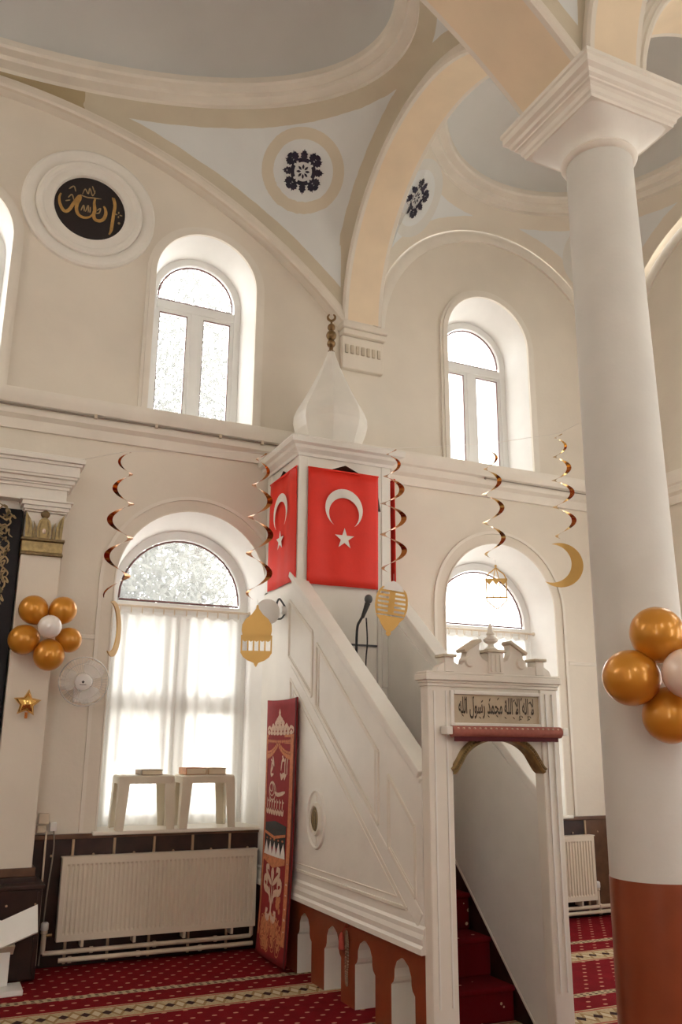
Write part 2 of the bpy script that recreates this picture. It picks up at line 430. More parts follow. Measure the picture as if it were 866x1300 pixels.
def window(name, p, upper, detail=True):
    cx, r, sp, bt, fx, fr, fs, fb = p
    t = thing(name, (cx, W, bt), kind='structure')
    A = arch_outline(cx, r, sp, bt); B = arch_outline(fx, fr, fs, fb); n = len(A)
    mb = MB(); mb.add([(a, W, b) for a, b in A]+[(a, W+DEP, b) for a, b in B], [(i, (i+1) % n, n+(i+1) % n, n+i) for i in range(n)])
    mb.build('reveal', 'reveal_white', t, smooth=True, angle=50)
    # surround moulding on the wall
    mb = MB(); k = len(A)
    for w0, w1, pr in (((.0, .055, .03), (.055, .085, .018)) if upper else ((.0, .012, .012), (.105, .135, .016))):
        O = arch_outline(cx, r+w1, sp, bt); I = arch_outline(cx, r+w0, sp, bt)
        vs = [(a, W, b) for a, b in O]+[(a, W-pr, b) for a, b in O]+[(a, W-pr, b) for a, b in I]+[(a, W, b) for a, b in I]
        mb.add(vs, [(q*k+i, q*k+i+1, (q+1)*k+i+1, (q+1)*k+i) for q in range(3) for i in range(k-1)])
    mb.build('surround_moulding', 'trim_cream', t, smooth=True, angle=35)
    yf = W+DEP-.07
    def band(r1, r0, z0, zs, y0, y1, nm, mt):
        O = arch_outline(fx, r1, zs, z0); I = arch_outline(fx, r0, zs, z0); k = len(O)
        vs = [(a, y1, b) for a, b in O]+[(a, y0, b) for a, b in O]+[(a, y0, b) for a, b in I]+[(a, y1, b) for a, b in I]
        return MB().add(vs, [(q*k+i, q*k+i+1, (q+1)*k+i+1, (q+1)*k+i) for q in range(3) for i in range(k-1)]).build(nm, mt, t, smooth=True, angle=35)
    band(fr+.02, fr-.055, fb, fs, yf, W+DEP, 'frame', 'pvc')
    ri = fr-.055; ztr = fs-.10 if upper else 2.745
    MB().box(fx-ri, fx+ri, yf, W+DEP, ztr-.04, ztr+.05).build('transom', 'pvc', t, bevel=.006)
    MB().box(fx-ri, fx+ri, yf, W+DEP, fb, fb+.05).build('bottom_rail', 'pvc', t, bevel=.006)
    MB().box(fx-.045, fx+.045, yf, W+DEP, fb+.05, ztr-.04).build('mullion', 'pvc', t, bevel=.006)
    if not upper:
        for s_ in (-1, 1):
            a, b = sorted((fx+s_*.045, fx+s_*ri)); MB().box(a, b, yf+.01, W+DEP, 1.88, 1.95).build('glazing_bar', 'pvc', t)
    # lights: gasket lines and panes
    yg = yf+.03
    zs0 = ztr+.05
    arcp = []
    rr = ri-.015
    zc = max(fs, zs0)
    nn = 20
    a0 = math.asin(max(0, min(1, (zs0+.015-fs)/rr))) if zs0 > fs else 0
    arcp = [(fx+rr*math.cos(a0+(PI-2*a0)*k/nn), fs+rr*math.sin(a0+(PI-2*a0)*k/nn)) for k in range(nn+1)]
    if zs0 <= fs: arcp = [(fx+rr, zs0+.015)]+arcp+[(fx-rr, zs0+.015)]
    MB().prism(arcp, fxz, yg+.008, yg+.014).build('pane', 'glass', t)
    MB().tube([(a, yg, b) for a, b in arcp], .009, 5, closed=True).build('gasket', 'gasket', t)
    for s_ in (-1, 1):
        a, b = sorted((fx+s_*.045, fx+s_*ri))
        for z0, z1 in (((fb+.05, ztr-.04),) if upper else ((fb+.05, 1.88), (1.95, ztr-.04))):
            mb = MB(); q = .035
            for bx in ((a, a+q, z0, z1), (b-q, b, z0, z1), (a+q, b-q, z0, z0+q), (a+q, b-q, z1-q, z1)):
                mb.box(bx[0], bx[1], yf+.008, W+DEP-.01, bx[2], bx[3])
            mb.build('sash', 'pvc', t)
            MB().box(a+q, b-q, yg+.008, yg+.014, z0+q, z1-q).build('pane', 'glass', t)
            P = [(a+q, yg-.012, z0+q), (b-q, yg-.012, z0+q), (b-q, yg-.012, z1-q), (a+q, yg-.012, z1-q)]
            g = MB()
            for i in range(4): g.bar(P[i], P[(i+1) % 4], .014, .012)
            g.build('gasket', 'gasket', t)
    return t
for k in WIN: window(k, WIN[k], k not in ('window_2', 'window_4'))
for i, (cy, r, sp, bt) in enumerate(WR):
    t = thing('window_%d' % (7+i), (XR, cy, bt), kind='structure')
    A = arch_outline(cy, r, sp, bt); B = arch_outline(cy, r-.05, sp-.05, bt); n = len(A)
    MB().add([(XR, a, b) for a, b in A]+[(XR+DEP, a, b) for a, b in B], [(j, (j+1) % n, n+(j+1) % n, n+j) for j in range(n)]).build('reveal', 'reveal_white', t, smooth=True)
    ri = r-.05; mb = MB()
    mb.tube([(XR+DEP-.03, a, b) for a, b in B], .03, 6, closed=True); mb.box(XR+DEP-.06, XR+DEP, cy-ri, cy+ri, sp-.09, sp-.01)
    mb.box(XR+DEP-.06, XR+DEP, cy-.04, cy+.04, bt, sp-.09); mb.build('frame', 'pvc', t)
    MB().prism(B, fyz, XR+DEP-.035, XR+DEP-.03).build('pane', 'glass', t)

# cornice between the two rows of windows
def cornice_run(name, path, prof, mt, corner=True):
    """path of (x,y); profile (out,z) ; out is to the room side (left of travel negative y...)"""
    fr = []
    for i, p in enumerate(path):
        p = Vector((p[0], p[1], 0))
        d0 = (p-Vector((*path[i-1], 0))).normalized() if i else None
        d1 = (Vector((*path[i+1], 0))-p).normalized() if i < len(path)-1 else None
        n0 = Vector((d0.y, -d0.x, 0)) if d0 else None; n1 = Vector((d1.y, -d1.x, 0)) if d1 else None
        nn = n0 if n1 is None else n1 if n0 is None else (n0+n1)/(1+n0.dot(n1))
        fr.append((p, nn, Vector((0, 0, 1))))
    return MB().sweep(prof, fr).build(name, mt, smooth=True, angle=30)
CP = [(0, 4.10), (.03, 4.10), (.045, 4.15), (.05, 4.18), (.09, 4.21), (.10, 4.25), (.10, 4.255), (.10, 4.275), (.125, 4.29), (.145, 4.34), (.155, 4.40), (.15, 4.415), (0, 4.43)]
tag(cornice_run('trim_1', [(-4.6, W), (XR, W), (XR, -2.5)], CP, 'trim_cream'), kind='structure')
# conduit lying on the cornice
cb = thing('conduit', (.2, W-.13, 4.27), 'thin grey conduit clipped along the cornice under the upper windows', 'pipe')
MB().tube([(-.9, W-.118, 4.268), (2.62, W-.118, 4.272)], .009, 6).build('tube', 'cable', cb)
for x in (.95, 1.47, 2.05, 2.45): MB().box(x-.012, x+.012, W-.13, W-.10, 4.255, 4.29).build('clip', 'pipe_paint', cb)
cb = thing('wire', (5.4, W-.13, 4.27), 'thin dark wire along the cornice behind the round column', 'wire')
MB().tube([(4.9, W-.118, 4.27), (6.0, W-.112, 4.262), (6.9, W-.118, 4.262)], .006, 6).build('strand', 'cable', cb)
for x in (4.9, 6.0): MB().ball((x, W-.118, 4.268), .014, .014, .014, 8, 5).build('staple', 'cable', cb)

# string course
for nm, x0, x1 in (('trim_2', .76, 1.12), ('trim_3', 5.93, XR)):
    tag(MB().prism([(W, 2.405), (W-.008, 2.41), (W-.010, 2.435), (W, 2.445)], fyz, x0, x1).build(nm, 'trim_cream'), kind='structure')

# arches, pendentives, rims, domes
def arch_band(name, cur, width0, width1, n0, fdir):
    pass
def trans_frames(c, R, n, axis, x):
    """semicircle in the plane axis=x, centre (c, ZS)"""
    fr = []
    for k in range(n+1):
        a = PI*k/n
        ca, sa = math.cos(a), math.sin(a)
        if axis == 'x': fr.append(((x, c+R*ca, ZS+R*sa), Vector((0, ca, sa)), Vector((1, 0, 0))))
        else: fr.append(((c+R*ca, x, ZS+R*sa), Vector((ca, 0, sa)), Vector((0, 1, 0))))
    return fr
MPROF = [(0, 0), (0, .035), (.02, .05), (.045, .05), (.055, .035), (.08, .035), (.095, .02), (.115, .02), (.12, 0)]   # (radial, outwards)
tn = [4]
def arch_semi(axis, c, R, f0, f1):
    t = thing('trim_%d' % tn[0], ((f0+f1)/2, c, ZS) if axis == 'x' else (c, (f0+f1)/2, ZS), kind='structure'); tn[0] += 1
    fr = trans_frames(c, R, 48, axis, 0)
    def P(o, d): return (d, o[1], o[2]) if axis == 'x' else (o[0], d, o[2])
    vs = [P(o, f0) for o, _, _ in fr]+[P(o, f1) for o, _, _ in fr]; n = len(fr)
    MB().add(vs, [(i, i+1, n+i+1, n+i) for i in range(n-1)]).build('soffit', 'peach', t, smooth=True)
    for f, s_ in ((f0, -1), (f1, 1)):
        MB().sweep([(a, b*s_) for a, b in MPROF], trans_frames(c, R, 48, axis, f)).build('arch_moulding', 'moulding', t, smooth=True, angle=35)
    return t
def seg_frames(R, x0, x1, y, n=60):
    fr = []
    for k in range(n+1):
        x = x0+(x1-x0)*k/n; dz = math.sqrt(R*R-(x-CXA)**2); v = Vector(((x-CXA)/R, 0, dz/R))
        fr.append(((x, y, 2.24+dz), v, Vector((0, 1, 0))))
    return fr
def arch_seg(f0, f1, faces):
    t = thing('trim_%d' % tn[0], (CXA, (f0+f1)/2, ZS), kind='structure'); tn[0] += 1
    x0, x1 = CXA-3.67, CXA+3.67
    fr = seg_frames(5.0, x0, x1, 0); n = len(fr)
    vs = [(o[0], f0, o[2]) for o, _, _ in fr]+[(o[0], f1, o[2]) for o, _, _ in fr]
    MB().add(vs, [(i, i+1, n+i+1, n+i) for i in range(n-1)]).build('soffit', 'peach' if len(faces) > 1 else 'trim_cream', t, smooth=True)
    for f, s_ in faces:
        MB().sweep([(a, b*s_) for a, b in MPROF], seg_frames(5.0, x0, x1, f)).build('arch_moulding', 'moulding', t, smooth=True, angle=35)
    return t
YB1, YF1 = W-.10, 3.97          # bay 1/2 limits in y
XA1, XA0 = 3.30, -4.04
CY1 = (YB1+YF1)/2+.01           # 5.545
arch_seg(W-.10, W, [(W-.10, -1)])                 # wall arch of the wide bay
arch_seg(3.47, 3.97, [(3.47, -1), (3.97, 1)])     # front arch of the wide bay
arch_semi('x', 5.545, 1.5, 3.30, 3.64)            # cross arch from wall pier to column
arch_semi('x', 1.90, 1.5, 3.30, 3.64)             # cross arch continuing toward the entrance
arch_semi('y', 5.22, 1.46, 3.47, 3.97)            # arch from column to right wall
t = thing('trim_%d' % tn[0], (5.22, W, ZS), kind='structure'); tn[0] += 1
MB().sweep([(0, 0), (0, -.028), (.03, -.034), (.11, -.034), (.14, -.02)], trans_frames(5.22, 1.44, 48, 'y', W)).build('arch_moulding', 'trim_cream', t, smooth=True, angle=35)
t = thing('trim_%d' % tn[0], (XR, 5.5, ZS), kind='structure'); tn[0] += 1
MB().sweep([(0, 0), (0, -.028), (.03, -.034), (.11, -.034), (.14, -.02)], trans_frames(5.545, 1.44, 48, 'x', XR)).build('arch_moulding', 'trim_cream', t, smooth=True, angle=35)

def bay(name, x0, x1, y0, y1, zx, zy, ea, eb, ex, ey, zr, rim_w, dome_h, med_ray=None):
    """zx(x): arch height on the y=const sides; zy(y): arch height on the x=const sides"""
    cx, cy, hx, hy = (x0+x1)/2, (y0+y1)/2, (x1-x0)/2, (y1-y0)/2
    N, Mv = 288, 30
    outer, inner = [], []
    for k in range(N):
        a = 2*PI*k/N; c, s_ = math.cos(a), math.sin(a); q = 1/max(abs(c), abs(s_))
        x, y = cx+hx*c*q, cy+hy*s_*q
        z = zy(y) if abs(c) >= abs(s_) else zx(x)
        if abs(abs(c)-abs(s_)) < 1e-6: z = min(zx(x), zy(y))
        outer.append(Vector((x, y, z)))
        inner.append(Vector((ex+(ea+rim_w)*c, ey+(eb+rim_w)*s_, zr-.16)))
    def fn(u, v):
        k = int(round(u*N)) % N; o, i = outer[k], inner[k]
        f = v**1.35; g = v**.85
        return Vector((o.x+(i.x-o.x)*f, o.y+(i.y-o.y)*f, o.z+(i.z-o.z)*g))
    mb = MB().grid(fn, N, Mv, True)
    root = thing(name, (cx, cy, zr), kind='structure')
    pen = mb.build('pendentives', 'pendentive_lit' if x0 > 0 else 'pendentive', root, smooth=True)
    pts = [Vector(v) for v in mb.v]
    kd = [kdtree.KDTree(N) for _ in range(2)]
    for kk, L in zip(kd, (outer, inner)):
        for i, p in enumerate(L): kk.insert(p, i)
        kk.balance()
    # medallion centres on the four diagonals
    meds = []
    for k in (N//8, 3*N//8, 5*N//8, 7*N//8): meds.append(Vector(fn(k/N, .56)))
    bv = BVHTree.FromPolygons(pts, mb.f)
    if med_ray:
        hit = bv.ray_cast(Vector((0, 0, 1.6)), Vector(med_ray).normalized())
        if hit[0] is not None:
            h = hit[0]; best = min(range(4), key=lambda i: (meds[i]-h).length)
            print('MED', name, h, meds[best])
            sx = [1, -1, -1, 1]; sy = [1, 1, -1, -1]
            for i in range(4):
                p = Vector((cx+(h.x-cx)*sx[i]*sx[best], cy+(h.y-cy)*sy[i]*sy[best], h.z))
                meds[i] = bv.find_nearest(p)[0]
    me = pen.data
    for nm, vals in (('d_arch', [kd[0].find(p)[2] for p in pts]), ('d_rim', [kd[1].find(p)[2] for p in pts]), ('d_med', [min((p-m).length for m in meds) for p in pts])):
        at = me.attributes.new(nm, 'FLOAT', 'POINT'); at.data.foreach_set('value', vals)
    # rim mouldings
    prof = [(rim_w, -.16), (rim_w, -.12), (rim_w*.55, -.10), (rim_w*.5, -.06), (rim_w*.1, -.05), (.0, -.03), (0, .03), (.03, .05), (.06, .06), (rim_w+.12, .10), (rim_w+.12, -.16)]
    fr = []
    for k in range(120):
        a = 2*PI*k/120
        fr.append((a,))
    vs = []; n = len(prof)
    for (a,) in fr:
        for d, h in prof: vs.append((ex+(ea+d)*math.cos(a), ey+(eb+d)*math.sin(a), zr+h))
    MB().add(vs, [(i*n+k, i*n+(k+1) % n, ((i+1) % 120)*n+(k+1) % n, ((i+1) % 120)*n+k) for i in range(120) for k in range(n)]).build('dome_rim', 'trim_cream', root, smooth=True, angle=30)
    def dfn(u, v):
        a = 2*PI*u; b = v*PI/2*.995
        return (ex+(ea+.07)*math.cos(b)*math.cos(a), ey+(eb+.07)*math.cos(b)*math.sin(a), zr+.05+dome_h*math.sin(b))
    MB().grid(dfn, 96, 20, True).build('dome', 'dome_lit' if x0 > 0 else 'dome_grey', root, smooth=True)
    # painted rosettes
    for m in meds:
        loc, nor, idx, _ = bv.find_nearest(m)
        if nor.dot(Vector((cx, cy, 5))-loc) < 0: nor = -nor
        up = (Vector((0, 0, 1))-nor*nor.z).normalized(); rt = up.cross(nor).normalized()
        rosette(loc, rt, up, nor, bv, root)
    return root
def rosette(c, rt, up, nor, bv, root):
    p = Pen((0, 0, 0), (1, 0, 0), (0, 1, 0), .001)
    R = .195
    def rot(pts, a): return [(x*math.cos(a)-y*math.sin(a), x*math.sin(a)+y*math.cos(a)) for x, y in pts]
    # four palmette groups, three lobes each with notched tips
    lobe = [(-.13, .0), (-.13, .12), (-.26, .17), (-.20, .24), (-.27, .31), (-.15, .36), (-.13, .44), (-.05, .43), (0, .53), (.05, .43), (.13, .44), (.15, .36), (.27, .31), (.20, .24), (.26, .17), (.13, .12), (.13, 0)]
    for k in range(4):
        a = k*PI/2
        big = [(x*.72*R, (.50+y*1.10)*R) for x, y in lobe]
        p.poly(rot(big, a))
        for s_ in (-1, 1):
            side = [(x*.74*R, (-.06+y*1.0)*R) for x, y in lobe]
            side = rot(side, -s_*.42); side = [(x+s_*.37*R, y+.53*R) for x, y in side]
            p.poly(rot(side, a))
        arc = [(math.cos(t)*r*R, math.sin(t)*r*R) for r, ts in ((.46, (1.05, 1.3, 1.57, 1.84, 2.09)), (.66, (2.09, 1.84, 1.57, 1.3, 1.05))) for t in ts]
        p.poly(rot(arc, a))
        for b in (a+PI/4,):
            p.leaf((.50*R*math.cos(b), .50*R*math.sin(b)), b, .24*R, .13*R)
            tri = rot([(.90*R, -.13*R), (1.08*R, -.14*R), (1.12*R, 0), (1.08*R, .14*R), (.90*R, .13*R), (.86*R, 0)], b)
            p.poly(tri)
    for k in range(8):
        b = k*PI/4; p.leaf((.10*R*math.cos(b), .10*R*math.sin(b)), b, .25*R, .12*R)
    mb = MB()
    b = bmesh.new(); vv = [b.verts.new(v) for v in p.mb.v]
    for f in p.mb.f:
        if all(p.mb.v[i][2] > .0005 for i in f): b.faces.new([vv[i] for i in f])
    bmesh.ops.triangulate(b, faces=b.faces); b.verts.index_update()
    used = {}
    for v in b.verts:
        if not v.link_faces: continue
        q = c+rt*v.co.x+up*v.co.y+nor*.3
        h = bv.ray_cast(q, -nor); pos = h[0] if h[0] is not None else c+rt*v.co.x+up*v.co.y
        used[v.index] = len(mb.v); mb.v.append(tuple(pos+nor*.006))
    for f in b.faces: mb.f.append(tuple(used[v.index] for v in f.verts))
    b.free()
    mb.build('rosette', 'navy', root)

def zsemi(c, R=1.62): return lambda y: ZS+math.sqrt(max(R*R-(y-c)**2, .01))
bay('ceiling', XA0, XA1, YF1, YB1, seg_z, zsemi(5.545), 3.25, 1.55, CXA, 5.42, 7.62, .20, 1.0, (.294, .745, .598))
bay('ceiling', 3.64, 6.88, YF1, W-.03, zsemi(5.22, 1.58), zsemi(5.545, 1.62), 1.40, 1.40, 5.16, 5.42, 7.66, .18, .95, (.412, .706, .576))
bay('ceiling', XA0, XA1, .30, 3.47, seg_z, zsemi(1.90), 3.25, 1.50, CXA, 1.88, 7.62, .20, 1.0)
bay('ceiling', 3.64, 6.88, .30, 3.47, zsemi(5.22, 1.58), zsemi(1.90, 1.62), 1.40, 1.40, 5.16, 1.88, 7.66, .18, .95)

# impost on the wall under the cross arch
t = thing('trim_%d' % tn[0], (3.5, W, 5.3), kind='structure'); tn[0] += 1
mb = MB(); mb.box(3.25, 3.76, 7.05, W, 5.63, 5.70); mb.box(3.27, 3.75, 7.08, W, 5.57, 5.63); mb.box(3.28, 3.74, 7.13, W, 5.22, 5.57); mb.build('impost_block', 'cream', t, bevel=.012)
for k in range(7): MB().box(3.31+k*.06, 3.34+k*.06, 7.115, 7.14, 5.38, 5.47).build('dentil', 'dirt_cream', t)

# ------------------------------------------------------------------ wainscot
def wainscot(name, x0, x1, step, mats, z1=.885, off=0):
    t = thing(name, (x0, W, 0), kind='structure')
    MB().box(x0, x1, W-.008, W, 0, z1).build('backing', 'dark_wood', t)
    n = int(round((x1-x0)/step)); st = (x1-x0)/n; first = None
    for i in range(n):
        a = x0+i*st
        p = MB().box(a+.012, a+st-.012, W-.032, W-.008, .02, z1).build('plank', mats[i % len(mats)], t)
        MB().box(a-.009, a+.009, W-.038, W-.008, .02, z1).build('batten', 'batten', t)
        MB().ball((a+st/2, W-.034, z1-.115), .010, .006, .010, 8, 5).build('screw_cap', 'batten', t)
    MB().box(x0, x1, W-.05, W, z1, z1+.035).build('cap_rail', 'brown_wood', t, bevel=.005)
    return t
wainscot('baseboard_back', .76, 2.62, .31, ('dark_wood', 'dark_wood_b'))
wainscot('baseboard_back', 3.50, XR-.04, .31, ('brown_wood', 'dark_wood_b', 'brown_wood'))
t = thing('baseboard_right', (XR, W, 0), kind='structure')
MB().box(XR-.008, XR, -2.5, W-.04, 0, .885).build('backing', 'dark_wood', t)
for i in range(31):
    a = W-.05-(i+1)*.31; MB().box(XR-.032, XR-.008, a+.012, a+.298, .02, .885).build('plank', ('brown_wood', 'dark_wood_b', 'brown_wood')[i % 3], t); MB().box(XR-.038, XR-.008, a-.009, a+.009, .02, .885).build('batten', 'batten', t)
MB().box(XR-.05, XR, -2.5, W-.05, .885, .92).build('cap_rail', 'brown_wood', t, bevel=.005)
sl = MB().box(1.20, 2.60, W-.075, W+DEP, .905, .935).build('trim_%d' % tn[0], 'gloss_cream', bevel=.008); tn[0] += 1; tag(sl, kind='structure')
sl = MB().box(4.42, 5.82, W-.075, W+DEP, .905, .935).build('trim_%d' % tn[0], 'gloss_cream', bevel=.008); tn[0] += 1; tag(sl, kind='structure')

# ------------------------------------------------------------------ column
def column():
    cx, cy = 3.57, 3.72
    t = thing('column', (cx, cy, 0), 'tall round plaster column with square capital and rust red painted foot', 'column')
    def R(z): return .256-.0085*z
    MB().lathe([(R(z)+.003, z) for z in (0, .3, .6, .93)], (cx, cy, 0), 48).build('painted_foot', 'rust_paint', t, smooth=True)
    MB().lathe([(R(z), z) for z in [.93+i*.35 for i in range(12)]+[5.32]], (cx, cy, 0), 48).build('shaft', 'column_plaster', t, smooth=True)
    MB().lathe([(.214, 5.29), (.236, 5.30), (.246, 5.318), (.236, 5.336), (.222, 5.345)], (cx, cy, 0), 48).build('neck_ring', 'trim_cream', t, smooth=True)
    # bell: circle to square
    rings = []
    n = 64
    mb = MB(); lv = [(5.34, .218, 2), (5.37, .224, 2.1), (5.405, .245, 2.6), (5.43, .27, 3.6), (5.455, .30, 6), (5.475, .33, 14)]
    for z, r, e in lv:
        for k in range(n):
            a = 2*PI*k/n; c, s_ = math.cos(a), math.sin(a)
            q = (abs(c)**e+abs(s_)**e)**(-1/e); mb.v.append((cx+r*c*q, cy+r*s_*q, z))
    for i in range(len(lv)-1): mb.f += [(i*n+k, i*n+(k+1) % n, (i+1)*n+(k+1) % n, (i+1)*n+k) for k in range(n)]
    mb.build('bell', 'white_plaster', t, smooth=True, angle=30)
    prof = [(.30, 5.47), (.335, 5.47), (.340, 5.49), (.352, 5.50), (.358, 5.53), (.372, 5.545), (.385, 5.55), (.385, 5.565), (.405, 5.575), (.412, 5.60), (.440, 5.615), (.440, 5.665), (.452, 5.672), (.452, 5.70)]
    mb = MB()
    for h, z in prof: mb.v += [(cx-h, cy-h, z), (cx+h, cy-h, z), (cx+h, cy+h, z), (cx-h, cy+h, z)]
    m = len(prof)
    mb.f = [(i*4+k, i*4+(k+1) % 4, (i+1)*4+(k+1) % 4, (i+1)*4+k) for i in range(m-1) for k in range(4)]+[(0, 3, 2, 1), ((m-1)*4, (m-1)*4+1, (m-1)*4+2, (m-1)*4+3)]
    mb.build('abacus', 'trim_cream', t)
    MB().box(3.28, 3.72, 3.45, 3.99, 5.70, 5.80).build('springer', 'moulding', t)
column()

# ------------------------------------------------------------------ pulpit (minbar)
X0, X1 = 2.555, 3.47           # outer faces of the pulpit flanks
YP, YT = 4.35, 6.42            # front of the portal, front of the tower
TH = .075
def rail_z(y): return 1.415+(y-4.39)*.727
mn = thing('pulpit', (3.01, 5.6, 0), 'tall white staircase pulpit with arched gateway, onion topped tower and rust red foot', 'pulpit')
def moulding_strip(pts, x, w, d, name='panel_moulding', mt='gloss_cream', par=None, side=-1):
    mb = MB(); n = len(pts)
    for i in range(n-1):
        a, b = pts[i], pts[i+1]
        mb.bar((x, a[0], a[1]), (x, b[0], b[1]), d*2, w, up=(0, 0, 1) if abs(a[0]-b[0]) > .02 else (0, 1, 0))
    return mb.build(name, mt, par or mn, bevel=.004)
# foot with pointed niches
NICH = [(6.20, .13), (5.71, .135), (5.225, .14), (4.74, .14)]
def niche_outline(c, h, z0=.0):
    return [(c+h, z0), (c+h, .255), (c+h*.80, .275), (c+h*.72, .30), (c+h*.70, .345), (c+h*.50, .39), (c+h*.15, .415), (c, .42), (c-h*.15, .415), (c-h*.50, .39), (c-h*.70, .345), (c-h*.72, .30), (c-h*.80, .275), (c-h, .255), (c-h, z0)]
poly = [(4.50, .0)]
poly_top = [(YT+.7, .0), (YT+.7, .53), (4.50, .53)]
bot = []
outl = [(4.42, 0.0)]
for c, h in sorted(NICH): outl += list(reversed(niche_outline(c, h)))
outl += [(W-.02, 0), (W-.02, .54), (4.42, .54)]
planar(outl, [], fyz, X0+.03, 'foot', 'rust_paint', mn)
MB().box(X1-.05, X1-.03, 4.42, W-.02, 0, .54).build('foot', 'rust_paint', mn)
for c, h in NICH:
    o = niche_outline(c, h); n = len(o)
    mb = MB(); mb.add([(X0+.03, a, b) for a, b in o]+[(X0+.20, a, b) for a, b in o], [(i, i+1, n+i+1, n+i) for i in range(n-1)]+[tuple(range(n, 2*n))])
    mb.build('niche', 'gloss_white', mn)
# flanks
def flank(x, inner):
    dz = 0 if x < 3 else .14
    pol = [(4.436, .53), (W-.01, .53), (W-.01, rail_z(YT)), (YT, rail_z(YT)), (4.436, rail_z(4.436)-dz)]
    return MB().prism(pol, fyz, x, inner).build('flank', 'gloss_white', mn)
flank(X0, X0+TH); flank(X1, X1-TH)
for x, s_ in ((X0, -1), (X1, 1)):
    pr = [(0, .50), (.03*s_, .50), (.03*s_, .53), (.018*s_, .545), (.022*s_, .575), (.012*s_, .60), (.012*s_, .625), (0, .64)]
    MB().prism([(x+a, b) for a, b in pr], lambda a, b, d: (a, d, b), 4.42, W-.02).build('skirting_moulding', 'gloss_white', mn)
# stepped cap along the sloping edge
for x in (X0+TH/2, X1-TH/2):
    a, b = (x, 4.44, rail_z(4.44)-.02-(.14 if x > 3 else 0)), (x, YT+.12, rail_z(YT+.12)-.02)
    mb = MB().bar(a, b, TH+.05, .05); mb.bar(vadd(a, (0, 0, -.035)), vadd(b, (0, 0, -.035)), TH+.028, .035)
    mb.build('rail_cap', 'gloss_white', mn, bevel=.008)
D1 = lambda y, off: rail_z(y)-off
# panels on the left flank
for pts in (
    [(6.56, 2.74), (6.06, 2.425), (6.06, 1.94), (6.56, 2.28), (6.56, 2.74)],
    [(5.98, 2.33), (4.97, 1.55), (4.97, 1.12), (5.98, 1.87), (5.98, 2.33)],
    [(4.84, 1.42), (4.52, 1.15), (4.52, .77), (4.84, 1.0), (4.84, 1.42)],
    [(6.50, 2.10), (4.62, .70), (6.50, .70), (6.50, 2.10)]):
    moulding_strip(pts, X0, .022, .010)
    # inner bead
    cy = sum(p[0] for p in pts[:-1])/(len(pts)-1); cz = sum(p[1] for p in pts[:-1])/(len(pts)-1)
    q = [((p[0]-cy)*.90+cy, (p[1]-cz)*.90+cz) for p in pts]
    moulding_strip(q, X0, .010, .005, 'panel_bead')
MB().bar((X0, 6.53, 2.17), (X0, 4.47, .66), .012, .10).build('stringer_band', 'gloss_white', mn, bevel=.006)
# oval medallion
md = thing('oval_medallion', (X0, 5.94, 1.08)); md.parent = mn; md.location = Vector((X0, 5.94, 1.08))-mn.location
def oval(r0, r1, x0, x1, name, mt, par, n=40, cz=1.08):
    vs = []
    for k in range(n):
        a = 2*PI*k/n; c, s_ = math.cos(a), math.sin(a)
        for r, x in ((r1, X0), (r1-.006, X0-x1), (r0+.006, X0-x1), (r0, X0)): vs.append((x, 5.94+r*.80*c, cz+r*s_))
    return MB().add(vs, [(i*4+k, i*4+(k+1) % 4, ((i+1) % n)*4+(k+1) % 4, ((i+1) % n)*4+k) for i in range(n) for k in range(4)]).build(name, mt, par, smooth=True)
oval(.185, .205, 0, .014, 'outer_ring', 'gloss_white', md)
oval(.085, .115, 0, .022, 'inner_ring', 'gloss_cream', md)
MB().lathe([(.082, 0), (.082, -.01), (.07, -.014)], (X0, 5.94, 1.08), 32, 'x').build('boss', 'gilt_dark', md)
pn = Pen((X0-.016, 5.94, 1.08), (0, -1, 0), (0, 0, 1), .003)
for k in range(5): pn.ring((0, -.05+k*.025), .008, .014, 10)
pn.stroke([(-.03, -.04), (-.04, 0), (-.03, .045), (0, .06), (.03, .045), (.04, 0), (.03, -.04)], .007)
pn.build('scrollwork', 'gilt', md)
for a in (0, PI/2, PI, 3*PI/2):
    MB().bar((X0, 5.94+.12*.8*math.cos(a), 1.08+.12*math.sin(a)), (X0, 5.94+.185*.8*math.cos(a), 1.08+.185*math.sin(a)), .008, .008, up=(1, 0, 0)).build('spoke', 'gloss_cream', md)
# stairs
ns = 8
for i in range(ns):
    y0 = 4.80+i*.235; z1 = .195+i*.225
    mb = MB().box(X0+.21, X1-TH-.012, y0-.02, y0+.27, z1-.035, z1); mb.box(X0+.21, X1-TH-.012, y0, y0+.03, z1-.225 if i else 0, z1-.03)
    mb.build('step', 'stair_carpet', mn, bevel=.012)
MB().box(X0+TH, X1-TH, 4.80+ns*.235-.02, W-.02, 1.96, 1.995).build('landing', 'stair_carpet', mn)
nose = lambda y: .029+(y-4.608)*.964
MB().prism([(4.60, 0), (6.50, 0), (6.50, nose(6.50)), (4.60, nose(4.60))], fyz, X1-TH-.010, X1-TH-.001).build('inner_stringer', 'dark_wood_b', mn)
MB().prism([(4.436, 0), (4.60, 0), (4.60, nose(4.60)), (6.40, nose(6.40)), (6.40, rail_z(6.40)-.20), (4.436, rail_z(4.436)-.20)], fyz, X1-TH-.009, X1-TH-.0005).build('inner_lining', 'gloss_white', mn)
MB().bar((X1-TH-.006, 4.60, nose(4.60)), (X1-TH-.006, 6.45, nose(6.45)), .014, .016).build('inner_skirting', 'gloss_cream', mn)

